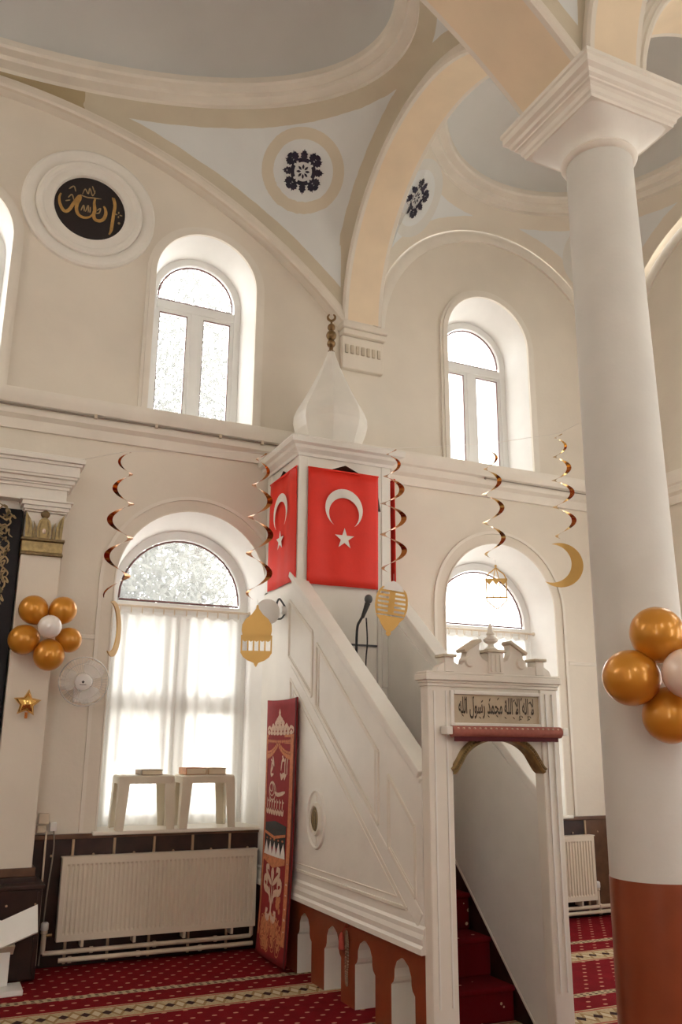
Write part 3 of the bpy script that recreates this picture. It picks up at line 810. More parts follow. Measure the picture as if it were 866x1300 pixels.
# portal
pt = thing('portal', (3.01, YP, 0)); pt.parent = mn; pt.location = Vector((3.01, YP, 0))-mn.location
PX0, PX1 = 2.555, 3.475
for a, b in ((PX0, 2.715), (3.345, PX1)):
    MB().box(a, b, YP, YP+.085, 0, 1.93).build('post', 'gloss_cream', pt, bevel=.008)
    mb = MB(); mb.box(a+.035, a+.045, YP-.008, YP, .25, 1.90); mb.box(b-.045, b-.035, YP-.008, YP, .25, 1.90)
    mb.build('post_bead', 'gloss_white', pt)
arc = [(2.715, 1.445), (2.735, 1.462), (2.765, 1.505), (2.80, 1.555), (2.86, 1.60), (2.94, 1.628), (3.03, 1.638), (3.12, 1.628), (3.20, 1.60), (3.26, 1.555), (3.295, 1.505), (3.325, 1.462), (3.345, 1.445)]
MB().prism(arc+[(3.345, 1.93), (2.715, 1.93)], fxz, YP+.012, YP+.075).build('spandrel', 'gloss_cream', pt)
fr = []
ar = [Vector((p.x, 0, p.y)) for p in catmull([(a, b, 0) for a, b in arc], 4)]
for i, p in enumerate(ar):
    d = (ar[min(i+1, len(ar)-1)]-ar[max(i-1, 0)]).normalized(); nn = Vector((-d.z, 0, d.x))
    fr.append((p+Vector((0, YP-.01, 0)), nn, Vector((0, 1, 0))))
ga = MB().sweep([(-.012, .0), (-.012, .08), (.03, .08), (.03, .0), (.022, -.012), (.010, -.004), (0, -.014)], fr).build('gilded_arch', 'gilt', pt, smooth=True, angle=30)
mb = MB()
for i in range(1, len(ar)-1, 1): mb.ball((ar[i].x, YP-.02, ar[i].z+.018), .008, .006, .008, 6, 4)
mb.build('bead_row', 'gilt_dark', ga)
# inscription panel
for bx in ((2.70, 2.725, 1.70, 1.905), (3.335, 3.36, 1.70, 1.905), (2.725, 3.335, 1.70, 1.722), (2.725, 3.335, 1.883, 1.905)):
    MB().box(bx[0], bx[1], YP-.012, YP+.02, bx[2], bx[3]).build('panel_frame', 'gloss_white', pt, bevel=.005)
ip = MB().box(2.725, 3.335, YP+.005, YP+.021, 1.722, 1.883).build('inscription_panel', 'panel_tan', pt)
text_strokes(SHAHADA, (2.762, YP+.004, 1.736), (1, 0, 0), (0, 0, 1), .535, .135, 'lettering', 'ink', ip, th=.002, fat=.016)
pn = Pen((2.775, YP+.003, 1.742), (1, 0, 0), (0, 0, 1), .002)
for k in range(9): pn.leaf((.03+k*.057, .105+.01*math.sin(k*2.1)), .9+.3*(k % 2), .022, .006); pn.leaf((.02+k*.06, .01+.006*math.cos(k*1.7)), 2.3, .018, .005)
tag(pn.build('vowel_marks', 'ink', ip), kind='stuff')
# portal cornice
pc = [(PX0, 1.93), (PX0-.015, 1.935), (PX0-.02, 1.955), (PX0-.04, 1.97), (PX0-.045, 2.0), (PX0-.035, 2.01)]
mb = MB()
for e, z0, z1 in ((.006, 1.925, 1.945), (.012, 1.945, 1.96), (.024, 1.96, 1.995), (.018, 1.995, 2.01)): mb.box(PX0-e, PX1+e, YP-e, YP+.085+e, z0, z1)
mb.build('portal_cornice', 'gloss_cream', pt, bevel=.005)
# crest
CX = 3.022
half = [(0, 2.01), (.41, 2.01), (.395, 2.04), (.36, 2.062), (.33, 2.075), (.30, 2.07), (.265, 2.055), (.235, 2.055), (.215, 2.075), (.205, 2.11), (.195, 2.14), (.175, 2.165), (.13, 2.19), (.108, 2.185), (.112, 2.155), (.108, 2.12), (.09, 2.095), (.06, 2.08), (0, 2.08)]
pol = [(CX+a, b) for a, b in half]+[(CX-a, b) for a, b in reversed(half[1:-1])]
cr = planar(pol, [], fxz, YP+.02, 'crest_board', 'gloss_cream', pt)
md_ = cr.modifiers.new('solid', 'SOLIDIFY'); md_.thickness = .06; md_.offset = 0
for s_ in (-1, 1):
    MB().box(CX+s_*.325-.032, CX+s_*.325+.032, YP-.015, YP+.07, 2.01, 2.095).build('crest_post', 'gloss_cream', pt, bevel=.004)
    MB().box(CX+s_*.325-.045, CX+s_*.325+.045, YP-.028, YP+.08, 2.095, 2.112).build('post_cap', 'dirt_cream', pt, bevel=.004)
    MB().bar((CX+s_*.225, YP+.02, 2.135), (CX+s_*.105, YP+.02, 2.205), .10, .022, up=(0, 0, 1)).build('scroll_cap', 'dirt_cream', pt, bevel=.005)
    MB().lathe([(.028, -.045), (.034, -.03), (.034, .03), (.028, .045)], (CX+s_*.185, YP+.02, 2.075), 16, 'y').build('scroll_volute', 'gloss_cream', pt, smooth=True)
mb = MB().box(CX-.055, CX+.055, YP-.02, YP+.08, 2.01, 2.135)
for k in range(3): mb.box(CX-.04+k*.032, CX-.026+k*.032, YP-.028, YP-.018, 2.02, 2.125)
mb.build('centre_post', 'gloss_cream', pt, bevel=.004)
MB().box(CX-.068, CX+.068, YP-.033, YP+.093, 2.135, 2.153).build('centre_cap', 'dirt_cream', pt, bevel=.004)
MB().lathe([(.03, 2.153), (.04, 2.16), (.02, 2.175), (.018, 2.19), (.042, 2.205), (.046, 2.218), (.024, 2.235), (.02, 2.245), (.028, 2.252), (.018, 2.262), (.014, 2.29), (.006, 2.315)], (CX, YP+.03, 0), 16).build('turned_finial', 'gloss_cream', pt, smooth=True)

# tower
tw = thing('tower', (3.0, 6.8, 2.9)); tw.parent = mn; tw.location = Vector((3.0, 6.8, 2.9))-mn.location
TX0, TX1, TY0, TY1 = X0, 3.43, YT, W-.01
for x, y in ((TX0, TY0), (TX1-.09, TY0), (TX0, TY1-.09), (TX1-.09, TY1-.09)):
    MB().box(x, x+.09, y, y+.09, rail_z(YT)-.02 if x < 3 else 2.05, 4.0).build('tower_post', 'gloss_white', tw, bevel=.006)
def header(fn, a0, a1, d0, d1):
    c = (a0+a1)/2; h = (a1-a0)/2-.09
    o = [(a0, 3.55), (c-h, 3.55), (c-h*.93, 3.68), (c-h*.7, 3.81), (c-h*.35, 3.885), (c, 3.935), (c+h*.35, 3.885), (c+h*.7, 3.81), (c+h*.93, 3.68), (c+h, 3.55), (a1, 3.55), (a1, 4.0), (a0, 4.0)]
    return planar(o, [], fn, d0, 'arched_header', 'gloss_white', tw)
header(fxz, TX0+.002, TX1-.002, TY0+.006, 0); header(fyz, TY0+.002, TY1, TX0+.006, 0); header(fyz, TY0+.002, TY1, TX1-.006, 0)
MB().box(TX0+.02, TX1-.02, TY0+.02, TY1, 3.96, 3.99).build('canopy_lining', 'brown_wood', tw)
MB().box(TX0+.02, TX1-.02, TY1-.03, TY1-.01, 2.05, 3.98).build('back_panel', 'gloss_white', tw)
MB().box(TX0+.085, 3.305, TY0+.03, TY0+.05, 2.40, 3.0).build('front_panel', 'gloss_white', tw)
MB().box(TX0+.085, 3.305, TY0+.035, TY0+.05, 1.72, 2.385).build('front_panel', 'gloss_white', tw)
MB().box(TX0+.085, 3.305, TY0+.02, TY0+.05, 2.385, 2.40).build('dark_rail', 'dark_grey', tw)  # dark line between the upper and lower panels
MB().box(3.309, TX1-.002, TY0+.012, TY0+.05, 1.72, 3.56).build('jamb', 'gloss_white', tw)
mb = MB()
pro = [(0, 3.965), (.012, 3.965), (.018, 3.99), (.03, 4.0), (.055, 4.02), (.065, 4.045), (.095, 4.06), (.105, 4.10), (.098, 4.115)]
for e, z in pro: mb.v += [(TX0-e, TY0-e, z), (TX1+e, TY0-e, z), (TX1+e, TY1, z), (TX0-e, TY1, z)]
m = len(pro); mb.f = [(i*4+k, i*4+(k+1) % 4, (i+1)*4+(k+1) % 4, (i+1)*4+k) for i in range(m-1) for k in range(4)]+[tuple(range((m-1)*4, m*4))]
mb.build('tower_cornice', 'gloss_white', tw)
OC = (3.01, 6.80, 0)
prof = [(.27, 4.11), (.275, 4.20), (.30, 4.28), (.33, 4.36), (.345, 4.43), (.342, 4.50), (.315, 4.57), (.27, 4.65), (.225, 4.73), (.18, 4.82), (.137, 4.91), (.098, 5.0), (.065, 5.08), (.042, 5.14), (.03, 5.18)]
MB().lathe(prof, OC, 8, phase=PI/8+.06).build('onion_dome', 'gloss_white', tw)
fn_ = MB()
fn_.lathe([(.028, 5.17), (.032, 5.185), (.02, 5.20), (.02, 5.22)], OC, 12)
for z, r in ((5.265, .042), (5.35, .05), (5.435, .038)): fn_.ball((OC[0], OC[1], z), r, r, r, 14, 9)
fn_.tube([(OC[0], OC[1], 5.2), (OC[0], OC[1], 5.50)], .010, 8)
fin = fn_.build('finial', 'bronze', tw, smooth=True)
pn = Pen((OC[0], OC[1], 5.535), (.91, -.42, 0), (0, 0, 1), .012)
pn.stroke([(.018, .033), (.034, .012), (.030, -.015), (.0, -.034), (-.030, -.015), (-.034, .012), (-.018, .033)], .02)
pn.build('crescent', 'bronze', fin)

# ------------------------------------------------------------------ flags
def flag(o, xd, nrm, w, h, label, edge=False):
    o, xd, nrm = Vector(o), Vector(xd), Vector(nrm)   # o = top-left corner as seen from the front
    t = thing('flag', tuple(o+xd*w/2-Vector((0, 0, h))), label, 'flag', 'flags on the pulpit tower')
    def fn(u, v):
        wv = .006*math.sin(u*9+v*2)+.004*math.sin(u*17)
        return o+xd*(u*w)-Vector((0, 0, 1))*(v*h)+nrm*(.012+wv)
    c = MB().grid(fn, 24, 12).build('cloth', 'flag_red', t, smooth=True)
    md = c.modifiers.new('solid', 'SOLIDIFY'); md.thickness = .004; md.offset = -1
    MB().tube([o+nrm*.012, o+xd*w+nrm*.012], .009, 8).build('hem_rod', 'flag_red', t)
    p = Pen(o-Vector((0, 0, h))+nrm*.028, xd, (0, 0, 1), .002)
    cx, cz = w*.495, h*.665; R = w*.265; r = R*.80; off = -R*.25     # crescent opening downwards
    pts = []
    for k in range(33):
        a = math.radians(-58+296*k/32); pts.append((cx+R*math.cos(a), cz+R*math.sin(a)))
    x0, y0 = pts[0]; yc = cz+off; a1 = math.atan2(y0-yc, x0-cx)
    rr = math.hypot(x0-cx, y0-yc)
    inn = []
    for k in range(33):
        a = PI-a1+(2*a1-PI)*k/32 if False else (PI-a1)+((a1)-(PI-a1))*k/32
        inn.append((cx+rr*math.cos(a), yc+rr*math.sin(a)))
    b = bmesh.new(); L = pts+inn[1:-1]
    mbb = MB(); n = len(pts)
    vs = [p.P(a, b_, 1) for a, b_ in pts]+[p.P(a, b_, 1) for a, b_ in reversed(inn)]
    mbb.add(vs, [(i, i+1, n+i+1, n+i) for i in range(n-1)])
    b.free()
    mbb.build('crescent', 'flag_white', t)
    sp = Pen(o-Vector((0, 0, h))+nrm*.028, xd, (0, 0, 1), .002)
    sc, sr = (cx+.005, h*.405), w*.14
    sp.poly([(sc[0]+(sr if k % 2 == 0 else sr*.39)*math.sin(k*PI/5), sc[1]+(sr if k % 2 == 0 else sr*.39)*math.cos(k*PI/5)) for k in range(10)])
    sp.build('star', 'flag_white', t)
    return t
flag((2.635, TY0-.005, 3.865), (1, 0, 0), (0, -1, 0), .665, 1.0, 'red flag with white crescent and star hung over the front of the pulpit tower')
flag((TX0-.005, 7.06, 3.865), (0, -1, 0), (-1, 0, 0), .63, .98, 'red flag with crescent hung on the pulpit flank facing the radiator window')
flag((TX1+.022, 6.405, 3.865), (0, 1, 0), (1, 0, 0), .63, .98, 'red flag on the pulpit tower side seen as a thin strip past the tower')

# ------------------------------------------------------------------ things on the pulpit
rl = thing('rolled_curtain', (3.06, YP-.05, 1.67), 'rolled up dusty red curtain on a rod above the gilded gateway arch', 'curtain')
MB().lathe([(.024, 0), (.032, .006), (.033, .77), (.024, .776)], (2.675, YP-.045, 1.672), 16, 'x').build('roll', 'rug_pinkish' if 'rug_pinkish' in MATS else 'rug_red', rl, smooth=True)
for k in range(20): MB().ball((2.71+k*.037, YP-.045-.027, 1.690), .009, .006, .006, 6, 4).build('dot', 'rug_pink', rl)
MB().box(2.69, 3.42, YP-.06, YP-.055, 1.618, 1.65).build('hanging_edge', 'rug_edge', rl)
for x in (2.635, 3.452): MB().box(x, x+.04, YP-.07, YP-.002, 1.655, 1.70).build('bracket', 'gloss_white', rl, bevel=.004)

# hanging prayer rug
RX = 2.545
rg = thing('prayer_rug', (RX-.05, 6.5, .03), 'long dark red prayer rug with shrine picture hung on the pulpit flank', 'rug')
RY0, RW, RZ0, RZ1 = 6.90, .63, .045, 1.945
def rx(u, v): return RX-.022-.05*v**3-.012*math.sin(u*5+.6)*(1-v)**2-.01*math.sin(u*3)
def rugp(u, v): return (rx(u, v), RY0-u*RW-.04*v*(1-u)*0, RZ1-v*(RZ1-RZ0)-.012*math.sin(u*PI)*(1-v))
c = MB().grid(rugp, 20, 40).build('pile', 'rug_red', rg, smooth=True)
md = c.modifiers.new('solid', 'SOLIDIFY'); md.thickness = .008; md.offset = 1
RMAP = [(0, 0), (.03, .04), (.11, .16), (.24, .335), (.42, .515), (.455, .54), (.51, .60), (.57, .66), (.59, .69), (.69, .77), (.80, .855), (.955, .965), (1, 1)]
def rmap(b):
    for (a0, b0), (a1, b1) in zip(RMAP, RMAP[1:]):
        if b <= a1: return b0+(b1-b0)*(b-a0)/(a1-a0)
    return 1
class RugPen(Pen):
    def P(s, a, b, k=0):
        b = rmap(b); x, y, z = rugp(a, 1-b); return Vector((x-.011-.001*k, y, z))
def rpen(): return RugPen((0, 0, 0), (1, 0, 0), (0, 1, 0))
# uv space: a across 0..1 (far..near), b up 0..1
def vstrip(a0, a1, b0, b1, nm, mt):
    p = rpen(); n = 24
    for k in range(n): p.rect(a0, a1, b0+(b1-b0)*k/n, b0+(b1-b0)*(k+1)/n+.0005)
    return p.build(nm, mt, rg)
vstrip(.955, .999, .0, 1, 'dark_binding', 'rug_edge')
bo = vstrip(.84, .935, .05, .80, 'border_band', 'rug_orange')
p = rpen()
for k in range(56): p.dot((.887, .06+k*.0132), .028, 6, .14)
p.build('border_dots', 'rug_pink', bo)
vstrip(.04, .085, .05, .80, 'border_band', 'rug_orange')
p = rpen()
p.rect(.05, .935, .785, .80); p.rect(.05, .935, .752, .757)
for k in range(15): p.leaf((.09+k*.056, .758), PI/2*1.0, .02, .05)
for s_ in range(2):
    for k in range(9):
        q = k/8; a = .10+.34*q if s_ == 0 else .85-.34*q
        b = .70+.045*q**2; p.leaf((a, b), -PI/2+.4*(1-2*s_), .045*(1.2-.6*q)*.55, .06); p.dot((a, b+.008), .03, 7, .22)
p.build('arch_lace', 'rug_orange', rg)
p = rpen()
rows = [(.812, 8), (.834, 6), (.852, 5), (.870, 3), (.888, 2), (.905, 1)]
for b, n in rows:
    for k in range(n):
        a = .5+(k-(n-1)/2)*.10; p.leaf((a, b-.012), PI/2, .030, .085)
        p.ring((a, b), .035, .05, 8, .25)
p.leaf((.5, .905), PI/2, .05, .05)
for s_ in (-1, 1): p.stroke([(.5+s_*.40, .805), (.5+s_*.42, .83), (.5+s_*.33, .845), (.5+s_*.28, .825)], .018)
p.build('crown_motif', 'rug_pink', rg)
p = rpen()
p.stroke([(.58, .62), (.60, .66), (.63, .675), (.68, .67)], .02); p.stroke([(.70, .60), (.69, .65), (.71, .68)], .02); p.stroke([(.76, .60), (.755, .65), (.77, .685)], .02)
p.stroke([(.56, .605), (.60, .592), (.66, .60), (.69, .592), (.74, .60)], .022); p.dot((.62, .69), .02, 8, .3)
p.stroke([(.24, .62), (.28, .655), (.33, .66), (.30, .63), (.24, .61), (.27, .595), (.34, .60)], .02); p.stroke([(.30, .685), (.33, .67), (.36, .64)], .02); p.dot((.26, .67), .02, 8, .3)
for k in range(3): p.ring((.28+.02*k, .555-.008*k), .05+.03*k, .065+.03*k, 16, .3)
p.stroke([(.40, .535), (.50, .528), (.60, .532), (.72, .54)], .016)
for k in range(7):
    a = .14+k*.085; p.stroke([(a, .475), (a+.01, .49), (a, .51)], .018); p.stroke([(a-.03, .466), (a+.02, .458), (a+.05, .472)], .018)
    p.dot((a+.035, .50), .015, 6, .3)
p.build('script', 'rug_pink', rg)
p = rpen(); p.poly([(.10, .355), (.45, .34), (.80, .355), (.80, .405), (.45, .42), (.10, .405)]); p.poly([(.10, .30), (.80, .30), (.80, .355), (.45, .34), (.10, .355)]); kb = p.build('shrine_cube', 'black', rg)
class RP2(RugPen):
    def P(s, a, b, k=0):
        b = rmap(b); x, y, z = rugp(a, 1-b); return Vector((x-.014-.001*k, y, z))
def rpen2(): return RP2((0, 0, 0), (1, 0, 0), (0, 1, 0))
p = rpen2(); p.poly([(.10, .365), (.45, .35), (.80, .365), (.80, .375), (.45, .362), (.10, .375)])
for k in range(5): p.dot((.2+k*.13, .348), .03, 6, .14)
p.poly([(.10, .262), (.45, .240), (.82, .262), (.82, .284), (.10, .284)]); p.build('gold_band', 'rug_orange', kb)
p = rpen2()
for k in range(5): p.poly([(.10+k*.14, .284), (.25+k*.14, .284), (.24+k*.14, .305), (.19+k*.14, .34), (.15+k*.14, .318)])
p.build('white_drape', 'flag_white', kb)
p = rpen()
for s_ in (-1, 1):
    p.stroke([(.45+s_*.01, .115), (.45+s_*.03, .150), (.45+s_*.10, .172), (.45+s_*.24, .178), (.45+s_*.30, .195), (.45+s_*.24, .208), (.45+s_*.17, .198), (.45+s_*.20, .188)], .020)
    p.stroke([(.45+s_*.02, .195), (.45+s_*.09, .205), (.45+s_*.20, .222), (.45+s_*.23, .236), (.45+s_*.14, .240), (.45+s_*.12, .228)], .018)
    p.stroke([(.45, .125), (.45+s_*.05, .103), (.45+s_*.14, .103), (.45+s_*.17, .115), (.45+s_*.10, .121)], .018)
    p.leaf((.45+s_*.07, .142), PI/2+s_*.2, .05, .018)
p.leaf((.45, .198), PI/2, .05, .10); p.stroke([(.45, .108), (.45, .2)], .020)
p.build('arabesque', 'rug_pink', rg)
p = rpen(); rnd = random.Random(3)
for k in range(34):
    a, b = rnd.uniform(.16, .8), rnd.uniform(.035, .10); p.dot((a, b), rnd.uniform(.02, .045), 6, .30)
    p.ring((a, b), .055, .066, 9, .30)
    p.leaf((a+rnd.uniform(-.03, .03), b), rnd.choice((.1, PI-.1, .25)), .07, .010)
for k in range(12): p.dot((rnd.uniform(.62, .8), rnd.uniform(.10, .17)), .03, 6, .3)
p.build('flower_border', 'rug_orange', rg)

# microphone
mc = thing('microphone', (3.12, 6.31, 1.545), 'black microphone on a gooseneck standing in the pulpit under the front flag', 'microphone')
mx, my = 3.13, 6.30
MB().tube([(p.x, p.y, p.z) for p in catmull([(mx-.09, my, 1.56), (mx-.09, my, 2.1), (mx-.085, my, 2.48), (mx-.055, my, 2.575), (mx-.02, my, 2.62)], 6)], .011, 8).build('gooseneck', 'black', mc, smooth=True)
MB().tube([(p.x, p.y, p.z) for p in catmull([(mx, my, 2.60), (mx+.005, my-.01, 2.4), (mx-.01, my-.01, 2.2), (mx-.015, my, 1.56)], 6)], .006, 6).build('cable', 'black', mc, smooth=True)
MB().tube([(mx-.035, my, 2.60), (mx-.005, my-.005, 2.68), (mx+.008, my-.01, 2.72)], [.014, .02, .024], 12).build('handle', 'black', mc, smooth=True)
MB().ball((mx+.015, my-.012, 2.755), .034, .034, .04, 14, 10).build('grille', 'dark_grey', mc, smooth=True)
MB().lathe([(.07, 0), (.07, .012), (.02, .02)], (mx-.09, my, 1.547), 20).build('base', 'black', mc)
# prayer beads
pbx, pby = X0+.03-.014, 5.46
pb = thing('prayer_beads', (pbx, pby, .12), 'loop of prayer beads with tassel hanging on the rust red pulpit foot', 'prayer beads')
path = [(pbx, pby+.016*math.sin(a)+.004*math.cos(3*a), .275+.155*math.cos(a)) for a in [2*PI*k/56 for k in range(56)]]
mb = MB()
for q in path: mb.ball(q, .0075, .0075, .0075, 6, 4)
mb.build('bead_string', 'beads', pb, smooth=True)
MB().lathe([(.004, .05), (.016, .03), (.02, -.05), (.012, -.055)], (pbx-.012, pby+.055, .37), 10).build('tassel', 'red_tassel', pb, smooth=True)
MB().ball((pbx, pby, .47), .014, .014, .02, 8, 6).build('hook', 'rust_paint', pb)
MB().tube([(pbx, pby, .47), (pbx-.005, pby+.02, .45), (pbx-.01, pby+.05, .42)], .003, 5).build('cord', 'red_tassel', pb)
# flood light on the tower flank
fl_ = thing('spotlight', (2.45, 6.7, 2.66), 'small white swivel spotlight on a metal bracket beside the side flag', 'spotlight')
MB().lathe([(.03, .09), (.075, .075), (.10, .03), (.105, -.02), (.098, -.025)], (2.38, 6.62, 2.64), 24, 'y').build('housing', 'white_plastic', fl_, smooth=True)
MB().tube([(p.x, p.y, p.z) for p in catmull([(X0-.004, 6.66, 2.70), (2.50, 6.65, 2.76), (2.47, 6.63, 2.73), (2.46, 6.63, 2.66), (2.47, 6.64, 2.60), (2.52, 6.66, 2.60), (X0-.004, 6.66, 2.64)], 5)], .008, 7).build('bracket', 'dark_grey', fl_, smooth=True)
MB().lathe([(.035, 0), (.035, -.03), (.028, -.04)], (X0, 6.66, 2.67), 16, 'x').build('mount', 'white_plastic', fl_, smooth=True)

# ------------------------------------------------------------------ wall medallion with the gold word on black
mw = thing('calligraphy_medallion', (.755, W, 5.72), 'round black medallion with large gold Arabic word in white plaster rings on wall', 'medallion')
MC = (.755, W, 6.305)
def ring_y(prof, name, mt, n=64):
    vs = []
    for k in range(n):
        a = 2*PI*k/n
        for r, d in prof: vs.append((MC[0]+r*math.cos(a), W-d, MC[2]+r*math.sin(a)))
    m = len(prof); return MB().add(vs, [(i*m+k, i*m+k+1, ((i+1) % n)*m+k+1, ((i+1) % n)*m+k) for i in range(n) for k in range(m-1)]).build(name, mt, mw, smooth=True, angle=30)
ring_y([(.595, 0), (.59, .03), (.57, .045), (.52, .045), (.49, .03), (.475, .015)], 'outer_ring', 'white_plaster')
ring_y([(.475, .015), (.47, .04), (.45, .055), (.42, .05), (.40, .03), (.37, .025), (.34, .03), (.325, .04), (.318, .03), (.315, .012)], 'inner_ring', 'white_plaster')
dk = MB().lathe([(.318, 0), (.318, -.014)], MC, 56, 'y').build('disc', 'board_black', mw)
p = Pen((MC[0], W-.016, MC[2]), (1, 0, 0), (0, 0, 1), .003)
p.stroke([(-.265, .085), (-.275, .04), (-.265, -.02), (-.235, -.075), (-.205, -.085), (-.175, -.05), (-.15, .01), (-.115, .085), (-.10, .10), (-.10, .07), (-.115, .03), (-.12, -.03), (-.10, -.085), (-.05, -.105), (0, -.085), (.03, -.04)], .030, k=8)
p.stroke([(.035, .115), (.03, .07), (.04, .0), (.035, -.05), (.05, -.095), (.09, -.10), (.125, -.07), (.14, -.01), (.13, .04), (.115, .06)], .030, k=8)
p.stroke([(.20, .14), (.195, .17), (.215, .10), (.21, .0), (.205, -.10), (.20, -.17), (.185, -.215)], .029, k=8)
p.build('word', 'gold_paint', dk)
p = Pen((MC[0], W-.016, MC[2]), (1, 0, 0), (0, 0, 1), .002)
for q in ([(-.08, .13), (-.06, .19), (-.03, .15), (-.02, .21), (.01, .14), (.03, .20)], [(-.10, .12), (-.04, .11), (.02, .12), (.09, .13)], [(.0, .24), (.03, .17)], [(-.08, -.04), (-.06, .02), (-.05, -.04)], [(-.04, -.04), (-.02, .03), (-.015, -.04)], [(.0, -.04), (.0, .02)], [(.06, .0), (.09, .03), (.08, -.02), (.05, -.03)], [(-.20, .15), (-.16, .19), (-.14, .14)], [(-.20, .06), (-.17, .10), (-.15, .05)], [(-.22, .02), (-.18, .04)]):
    p.stroke(q, .011)
p.build('small_script', 'gold_thread', dk)
p = Pen((MC[0], W-.016, MC[2]), (1, 0, 0), (0, 0, 1), .002)
for a in range(4): p.leaf((.255+.008*math.cos(a*PI/2), .01+.008*math.sin(a*PI/2)), a*PI/2, .028, .014)
p.dot((.265, -.075), .012)
tag(p.build('flower_mark', 'gold_thread', dk), kind='stuff')

# ------------------------------------------------------------------ prayer niche (mihrab) at the left
mh = thing('prayer_niche', (CXA, W, 0), 'white prayer niche surround with pilasters, gilded capitals and heavy cornice', 'niche')
def L2(f):
    for s_ in (1, -1): f(lambda x: CXA+s_*(x-CXA))
for s_ in (1, -1):
    mx_ = lambda x: CXA+s_*(x-CXA)
    def bx(a, b, y0, y1, z0, z1, nm, mt, bev=.006):
        a, b = sorted((mx_(a), mx_(b))); return MB().box(a, b, y0, y1, z0, z1).build(nm, mt, mh, bevel=bev)
    bx(.465, .765, 6.985, W, .70, 3.02, 'pilaster', 'cream')
    bx(.455, .775, 6.965, W, 3.01, 3.035, 'capital_band', 'gilt_dark')
    bx(.46, .77, 6.975, W, 3.035, 3.125, 'capital_band', 'gilt')
    bx(.45, .78, 6.955, W, 3.125, 3.15, 'capital_band', 'gilt_dark')
    cp = bx(.475, .755, 6.99, W, 3.15, 3.36, 'capital_core', 'white_plaster')
    # acanthus leaves
    pn = Pen((mx_(.615), 6.985, 3.15), (1, 0, 0), (0, 0, 1), .022)
    pn.poly([(-.05, 0), (-.055, .08), (-.04, .14), (-.015, .165), (0, .17), (.015, .165), (.04, .14), (.055, .08), (.05, 0)])
    for q in (-1, 1):
        pn.poly([(q*.06, 0), (q*.065, .10), (q*.085, .135), (q*.075, .09), (q*.085, .05), (q*.08, 0)][::q])
        pn.poly([(q*.088, 0), (q*.09, .09), (q*.11, .15), (q*.145, .205), (q*.142, .10), (q*.138, 0)][::q])
    pn.build('acanthus', 'gilt', cp)
    pn = Pen((mx_(.615), 6.960, 3.15), (1, 0, 0), (0, 0, 1), .006)
    for q in (-1, 1):
        pn.stroke([(q*.03, .01), (q*.035, .08), (q*.02, .14)], .012); pn.stroke([(q*.118, .01), (q*.115, .09), (q*.130, .17)], .010); pn.stroke([(q*.072, .0), (q*.070, .07), (q*.078, .115)], .008)
    pn.build('leaf_veins', 'gilt_dark', cp)
    MB().ball((mx_(.615), 6.975, 3.345), .035, .02, .035, 12, 8).build('rosette', 'gilt_dark', cp, smooth=True)
    MB().ball((mx_(.615), 6.958, 3.205), .014, .012, .022, 8, 6).build('pearl', 'pearl_balloon', cp, smooth=True)
    # impost block
    for a, b, y, z0, z1 in ((.455, .775, 6.965, 3.36, 3.375), (.445, .79, 6.945, 3.375, 3.405), (.43, .80, 6.93, 3.405, 3.44), (.415, .815, 6.915, 3.44, 3.455)):
        bx(a, b, y, W, z0, z1, 'impost', 'white_plaster', .004)
    bx(.44, .79, 6.965, W, .66, .72, 'pilaster_base', 'brown_wood')
    bx(.43, .80, 6.95, W, .60, .66, 'pilaster_base', 'dark_wood_b')
x0_, x1_ = CXA-(.765-CXA), .765
for e, y, z0, z1 in ((.0, 6.985, 3.455, 3.56), (.015, 6.97, 3.56, 3.585), (.03, 6.95, 3.585, 3.60), (.05, 6.93, 3.60, 3.635), (.075, 6.89, 3.655, 3.74), (.062, 6.90, 3.635, 3.655), (.09, 6.875, 3.74, 3.765), (.11, 6.85, 3.765, 3.80), (.10, 6.86, 3.80, 3.815)):
    MB().box(x0_-e, x1_+e, y, W, z0, z1).build('cornice_course', 'white_plaster', mh, bevel=.004)
MB().box(CXA-.84, .465, 7.09, W, 3.38, 3.455).build('lintel', 'white_plaster', mh)
MB().box(CXA-1.2, .83, 6.80, W-.0, .02, .60).build('wood_plinth', 'dark_wood', mh, bevel=.006)
for k in range(5): MB().box(.80-k*.28, .812-k*.28, 6.79, 6.80, .03, .58).build('plinth_batten', 'dark_wood_b', mh)
for xx, zz in ((.60, .50), (.805, .28), (.79, .50)): MB().ball((xx, 6.798, zz), .008, .006, .008, 8, 5).build('stud', 'batten', mh)
MB().box(CXA-1.22, .845, 6.785, W, .60, .625).build('plinth_cap', 'dark_wood_b', mh, bevel=.004)
# black embroidered hanging inside the niche
bh = thing('embroidered_hanging', (-.2, 7.07, 1.0), 'black hanging embroidered with gold script between the niche pilasters', 'hanging')
def bhp(u, v): return (-1.19+u*1.645, 7.06-.012*math.sin(u*22)*v, 3.385-v*2.55)
c = MB().grid(bhp, 80, 10).build('cloth', 'black_cloth', bh, smooth=True)
md = c.modifiers.new('solid', 'SOLIDIFY'); md.thickness = .006
for col_ in range(5):
    rnd = random.Random(20+col_); p = Pen((.43-.20-col_*.34, 7.035, .95), (1, 0, 0), (0, 0, 1), .003)
    z = .05
    while z < 2.36:
        for k in range(4):
            a, b = rnd.uniform(.01, .12), z+rnd.uniform(0, .10)
            p.stroke([(a, b), (a+rnd.uniform(-.02, .05), b+rnd.uniform(.02, .05)), (a+rnd.uniform(0, .07), b+rnd.uniform(-.03, .03)), (a+rnd.uniform(.0, .06), b+rnd.uniform(-.05, .06))], .011)
        p.stroke([(rnd.uniform(.02, .14), z), (rnd.uniform(.02, .14), z+.06), (rnd.uniform(.02, .14), z+.12)], .012)
        z += .085
    tag(p.build('gold_script', 'gold_thread', bh), kind='stuff')

